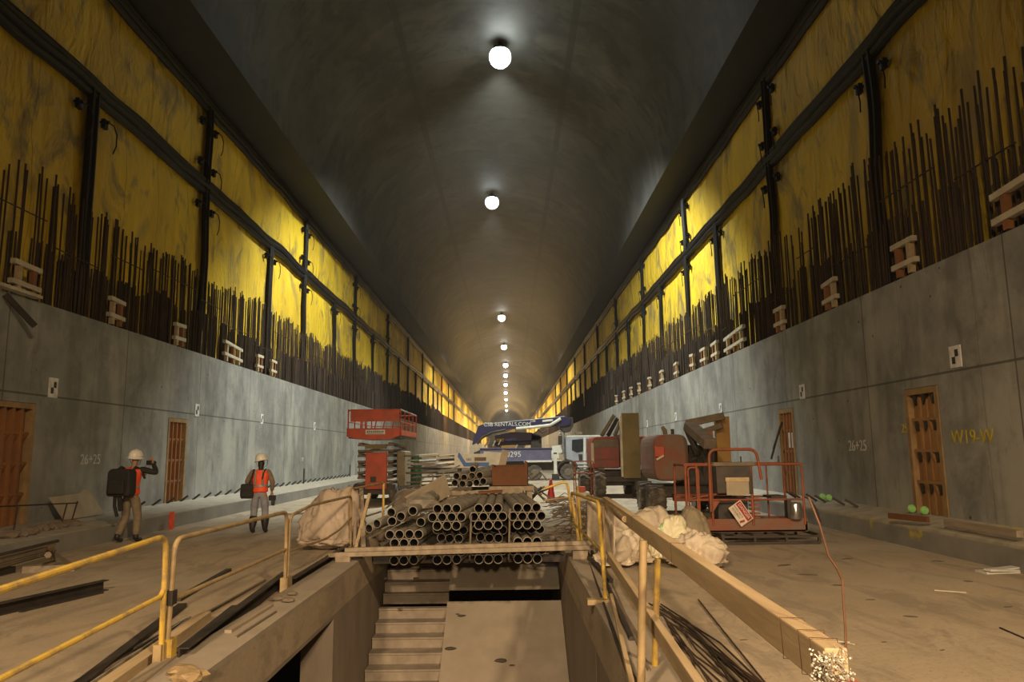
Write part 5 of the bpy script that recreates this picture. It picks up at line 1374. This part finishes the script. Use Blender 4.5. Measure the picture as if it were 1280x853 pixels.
# outrigger
MB().box(*[tp(689.5, 573.5, -.05), tp(698.5, 563.5, -.05)+Vector((0, .25, 0))]).build('outrigger_head', m_white, TR)
MB().box(*[tp(692, 571, -.1), tp(696, 566, -.1)+Vector((0, .05, 0))]).build('outrigger_window', m_dark, TR)
MB().box(*[tp(692.5, 593, -.12), tp(696, 568, -.12)+Vector((0, .15, 0))]).build('outrigger_leg', m_white, TR)
MB().box(*[Vector((tp(690, 590).x, -1.45, 0)), Vector((tp(699, 590).x, -1.0, .40))]).build('outrigger_pad', m_dark, TR)
for px, r_ in ((709.5, .52), (612, .5), (628, .5), (668, .5)):
    for yy in (-1.0, 1.0):
        tyre(TR, (X_(px, YT+.1)-b0.x, yy, r_), r_, .32, 'y', 14)

# ================================================================ PEOPLE
def skin(name, V, E_, m, parent, sub=1, root=0):
    me = bpy.data.meshes.new(name); me.from_pydata([v[0] for v in V], E_, [])
    me.materials.append(m); o = bpy.data.objects.new(name, me); COL.objects.link(o); o.parent = parent
    sk = o.modifiers.new('skin', 'SKIN'); sk.use_smooth_shade = True; sk.branch_smoothing = .6
    if not me.skin_vertices: bpy.context.view_layer.update()
    d = me.skin_vertices[0].data
    for i, v in enumerate(V):
        r = v[1]; d[i].radius = (r, r) if not isinstance(r, tuple) else r; d[i].use_root = (i == root)
    sb = o.modifiers.new('sub', 'SUBSURF'); sb.levels = sub+1; sb.render_levels = sub+1
    return o
def lerp(a, b, t): return tuple(a[i]*(1-t)+b[i]*t for i in range(3))
def person(loc, rz, J, label, group, tops, vestspec, trousers, bootspec, scale=1.0, hairlong=False):
    t = empty('person', loc, rz, label, 'person', group); t.scale = (scale,)*3
    V = [(J['pelvis'], (.135, .105)), (J['waist'], (.125, .095)), (J['chest'], (.155, .11)), (J['neckb'], (.075, .07)), (J['neck'], .055),
         (J['jaw'], .075), (J['skull'], .095), (J['crown'], .07)]
    E_ = [(i, i+1) for i in range(7)]
    def chain(start, pts):
        p = start
        for q in pts: V.append(q); E_.append((p, len(V)-1)); p = len(V)-1
        return p
    # nose
    sx = J['skull']; chain(6, [((sx[0]+J['face'][0]*.115, sx[1]+J['face'][1]*.115, sx[2]-.035), .014)])
    for s in ('L', 'R'):
        hnd = chain(2, [(J['sh'+s], .062), (lerp(J['sh'+s], J['el'+s], .5), .050), (J['el'+s], .042), (lerp(J['el'+s], J['wr'+s], .4), .038), (J['wr'+s], .027)])
        w_ = Vector(J['wr'+s]); e_ = Vector(J['el'+s]); d = (w_-e_).normalized(); sd = d.cross(Vector((0, 1, .2))).normalized(); nrm = d.cross(sd)
        palm = chain(hnd, [(tuple(w_+d*.05), (.036, .018))])
        for k, (off, L) in enumerate(((-.028, .062), (-.010, .072), (.009, .068), (.027, .052))):
            base = w_+d*.085+sd*off
            chain(palm, [(tuple(base), .010), (tuple(base+d*L*.5+nrm*.012), .009), (tuple(base+d*L*.8+nrm*.035), .008)])
        sgn = -1 if s == 'L' else 1
        chain(hnd, [(tuple(w_+d*.035+sd*.038*sgn), .011), (tuple(w_+d*.075+sd*.058*sgn+nrm*.015), .010)])
        chain(0, [(J['hip'+s], .088), (lerp(J['hip'+s], J['kn'+s], .5), .075), (J['kn'+s], .055), (lerp(J['kn'+s], J['an'+s], .35), .056), (J['an'+s], .038),
                  ((J['an'+s][0], J['an'+s][1]+.05, J['an'+s][2]-.05), .04), ((J['an'+s][0], J['an'+s][1]+.17, J['an'+s][2]-.06), .032)])
    skin('body', V, E_, m_skin, t)
    # shirt / sleeves
    shirt_m, slL, slR = tops
    skin('shirt', [(J['pelvis'], (.145, .115)), (J['waist'], (.140, .11)), (J['chest'], (.168, .125)), (J['neckb'], (.085, .08)), (J['shL'], .075), (J['shR'], .075)], [(0, 1), (1, 2), (2, 3), (2, 4), (2, 5)], shirt_m, t)
    for s, mm in (('L', slL), ('R', slR)):
        skin('sleeve', [(lerp(J['sh'+s], J['chest'], .2), .078), (J['sh'+s], .078), (lerp(J['sh'+s], J['el'+s], .5), .066), (J['el'+s], .058), (lerp(J['el'+s], J['wr'+s], .5), .052), (lerp(J['el'+s], J['wr'+s], .9), .044)], [(i, i+1) for i in range(5)], mm, t)
    # vest
    vm = vestspec
    P, Wt, C, N = J['pelvis'], J['waist'], J['chest'], J['neckb']
    v_ = skin('safety_vest', [((P[0], P[1], P[2]-.02), (.20, .15)), (P, (.20, .155)), (Wt, (.185, .15)), (C, (.205, .16)), (lerp(C, N, .6), (.16, .13)), (J['shL'], .095), (J['shR'], .095)], [(0, 1), (1, 2), (2, 3), (3, 4), (3, 5), (3, 6)], vm, t)
    # reflective tape loops
    def loop(c, rx, ry, h, tilt=0):
        n = 28; mb = MB(); vs = []
        for rr_, zz in ((0, -h), (0, h), (.006, h), (.006, -h)):
            for k in range(n):
                a = 2*PI*k/n; vs.append(Vector(c)+Vector(((rx+rr_)*math.cos(a), (ry+rr_)*math.sin(a), zz+tilt*math.cos(a))))
        fs = []
        for j in range(4):
            for k in range(n): a0 = j*n+k; fs.append((a0, j*n+(k+1) % n, ((j+1) % 4)*n+(k+1) % n, ((j+1) % 4)*n+k))
        return mb.add(vs, fs)
    loop(lerp(P, Wt, .85), .168, .138, .025, .015).build('reflective_tape', m_silver, v_)
    for sx_ in (-1, 1):
        MB().tube([Vector(C)+Vector((sx_*.085, -.155, .12)), Vector(Wt)+Vector((sx_*.085, -.150, 0))], .022, 6).build('reflective_tape', m_silver, v_)
    # trousers
    for s in 'LR': pass
    zb = bootspec[1]
    Vt = [(P, (.155, .125)), ((P[0], P[1], P[2]+.08), (.15, .12))]; Et = [(0, 1)]
    for s in 'LR':
        h_, k_, a_ = J['hip'+s], J['kn'+s], J['an'+s]
        e = lerp(k_, a_, .9)
        idx = len(Vt); Vt += [(h_, .112), (lerp(h_, k_, .5), .098), (k_, .082), (lerp(k_, a_, .5), .078), (e, .072)]
        Et += [(0, idx)]+[(idx+i, idx+i+1) for i in range(4)]
    skin('trousers', Vt, Et, trousers, t)
    # boots
    for s in 'LR':
        a_, k_ = J['an'+s], J['kn'+s]; top = lerp(a_, k_, zb)
        bo_ = skin('boot', [(top, .108 if zb > .4 else .062), (lerp(a_, top, .5), .098 if zb > .4 else .058), (a_, .06), ((a_[0], a_[1]+.06, max(.05, a_[2]-.05)), .052), ((a_[0], a_[1]+.19, max(.045, a_[2]-.06)), .042)], [(0, 1), (1, 2), (2, 3), (3, 4)], bootspec[0], t)
    # hair
    sk_ = Vector(J['skull']); fc_ = Vector((J['face'][0], J['face'][1], 0)).normalized()
    if hairlong:
        skin('hair', [(tuple(sk_-fc_*.03), .098), (tuple(sk_-fc_*.06+Vector((0, 0, -.09))), .075), (tuple(sk_-fc_*.09+Vector((0, 0, -.20))), .05), (tuple(sk_-fc_*.10+Vector((.02, 0, -.28))), .025)], [(0, 1), (1, 2), (2, 3)], m_hair, t)
    else:
        skin('hair', [(tuple(sk_-fc_*.02), .098), (tuple(sk_-fc_*.035+Vector((0, 0, -.05))), .085)], [(0, 1)], m_hair, t)
    # helmet
    tl = J.get('hat', (0, 0, 0))
    mb = MB(); n = 24; prof = [(.168, -.01), (.170, .005), (.140, .02), (.140, .06), (.125, .11), (.09, .148), (.045, .165), (.01, .168)]
    mb.lathe(prof, n)
    mb.v = [(v[0]*.92, v[1]*1.10+(.02 if v[2] < .012 else 0), v[2]) for v in mb.v]
    hm = mb.build('hard_hat', m_helmet, t, smooth=True); hm.location = sk_+Vector((0, 0, .005)); hm.rotation_euler = tl
    rid = MB().tube([(0, -.15, .03), (0, -.11, .125), (0, 0, .172), (0, .11, .125), (0, .15, .03)], .012, 6).build('ridge', m_helmet, hm)
    MB().tube([(.14, 0, .0), (.105, .03, -.12), (0, .06, -.17), (-.105, .03, -.12), (-.14, 0, .0)], .005, 5).build('chin_strap', m_black, hm)
    return t
# worker with the backpack, photographing: right arm raised
J1 = dict(pelvis=(0, 0, .98), waist=(0, .0, 1.14), chest=(.0, .03, 1.36), neckb=(0, .03, 1.52), neck=(.0, .04, 1.58), jaw=(0, .075, 1.64), skull=(0, .06, 1.72), crown=(0, .04, 1.79), face=(.3, .95),
          shL=(-.19, .02, 1.47), elL=(-.27, .16, 1.25), wrL=(-.02, .36, 1.38), shR=(.19, .05, 1.48), elR=(.40, .22, 1.40), wrR=(.22, .34, 1.62),
          hipL=(-.10, 0, .92), knL=(-.13, .06, .50), anL=(-.15, -.16, .12), hipR=(.10, 0, .92), knR=(.11, .10, .51), anR=(.12, .06, .10), hat=(.1, .15, 0))
f1 = fl(160, 679)
person((f1.x, f1.y, 0), R_(-8), J1, 'person in orange vest carrying a large black backpack, arms raised to the face', None, (m_shirt_o, m_shirt_o, m_black), m_vest, m_khaki, (m_boot, .15), 1.03)
bp_ = empty('backpack', (f1.x-.06, f1.y-.26, .98), R_(-8), 'large black backpack on the back of the worker with khaki trousers', 'backpack')
MB().prism([(-.25, .0), (.23, .0), (.26, .08), (.25, .50), (.20, .56), (-.20, .57), (-.26, .50), (-.27, .08)], 'y', -.16, .10).build('bag_body', m_black, bp_, bevel=.04)
MB().box((-.19, -.23, .05), (.17, -.15, .34)).build('front_pocket', m_black, bp_, bevel=.03)
MB().tube([(-.05, -.13, .56), (0, -.1, .61), (.06, -.13, .56)], .014, 6).build('carry_handle', m_black, bp_)
for s_ in (-1, 1): MB().tube([(s_*.15, .08, .52), (s_*.16, .16, .60), (s_*.17, .33, .55), (s_*.2, .44, .35)], .025, 8).build('shoulder_strap', m_black, bp_, smooth=True)
MB().tube([(-.12, -.05, .02), (-.14, -.02, -.2), (-.08, 0, -.42)], .035, 8).tube([(-.02, -.05, .02), (-.02, .02, -.3)], .05, 8).build('hanging_strap', m_black, bp_, smooth=True)
cm_ = empty('camera', (f1.x+.19, f1.y+.36, 1.66), R_(-20), 'black camera held up by the worker with the backpack', 'camera')
MB().box((-.08, -.03, -.05), (.08, .03, .05)).build('camera_body', m_black, cm_, bevel=.01)
MB().lathe([(.035, .03), (.04, .06), (.04, .14), (.03, .15)], 14, (0, 0, 0), 'y').build('lens', m_dark, cm_, smooth=True)
# worker with high boots
J2 = dict(pelvis=(0, 0, .93), waist=(0, -.01, 1.08), chest=(.0, .01, 1.28), neckb=(0, .01, 1.43), neck=(.0, .02, 1.49), jaw=(0, .06, 1.54), skull=(0, .04, 1.62), crown=(0, .02, 1.69), face=(-.1, 1),
          shL=(-.18, .0, 1.38), elL=(-.31, .02, 1.13), wrL=(-.14, .20, 1.12), shR=(.18, .0, 1.38), elR=(.27, .02, 1.12), wrR=(.24, .10, .90),
          hipL=(-.10, 0, .88), knL=(-.12, .03, .48), anL=(-.13, -.05, .10), hipR=(.10, 0, .88), knR=(.12, .04, .48), anR=(.13, .03, .10), hat=(-.05, -.2, 0))
f2 = fl(323, 667)
person((f2.x, f2.y, 0), R_(6), J2, 'person in orange vest, grey-blue jeans and black high boots with a shoulder bag', None, (m_sleeve, m_sleeve, m_sleeve), m_vest, m_jeans, (m_boot, .85), 1.03, True)
sbag = empty('shoulder_bag', (f2.x-.27, f2.y-.08, .80), R_(6), 'black shoulder bag hanging at the left hip of worker in jeans', 'bag')
MB().prism([(-.13, 0), (.13, 0), (.15, .08), (.14, .32), (-.14, .34), (-.15, .08)], 'y', -.09, .09).build('bag_body', m_black, sbag, bevel=.03)
MB().box((-.12, -.12, .04), (.12, -.08, .2)).build('front_pocket', m_black, sbag, bevel=.02)
MB().tube([(.05, -.08, .33), (.12, -.09, .5), (.14, -.03, .66), (.13, .08, .64), (.10, .22, .45), (.0, .15, .3)], .022, 8).build('strap', m_black, sbag, smooth=True)
MB().tube([(.36, -.16, .45), (.38, -.10, .62), (.40, .02, .68)], .016, 6).build('strap', m_black, sbag, smooth=True)
cm2 = empty('camera', (f2.x+.25, f2.y+.14, .80), R_(10), 'black camera hanging in the right hand of worker in jeans', 'camera')
MB().box((-.08, -.04, -.06), (.08, .04, .06)).build('camera_body', m_black, cm2, bevel=.01)
MB().lathe([(.035, .0), (.042, .03), (.042, .13), (.03, .14)], 14, (.02, 0, -.18), 'z').build('lens', m_dark, cm2, smooth=True)
# end
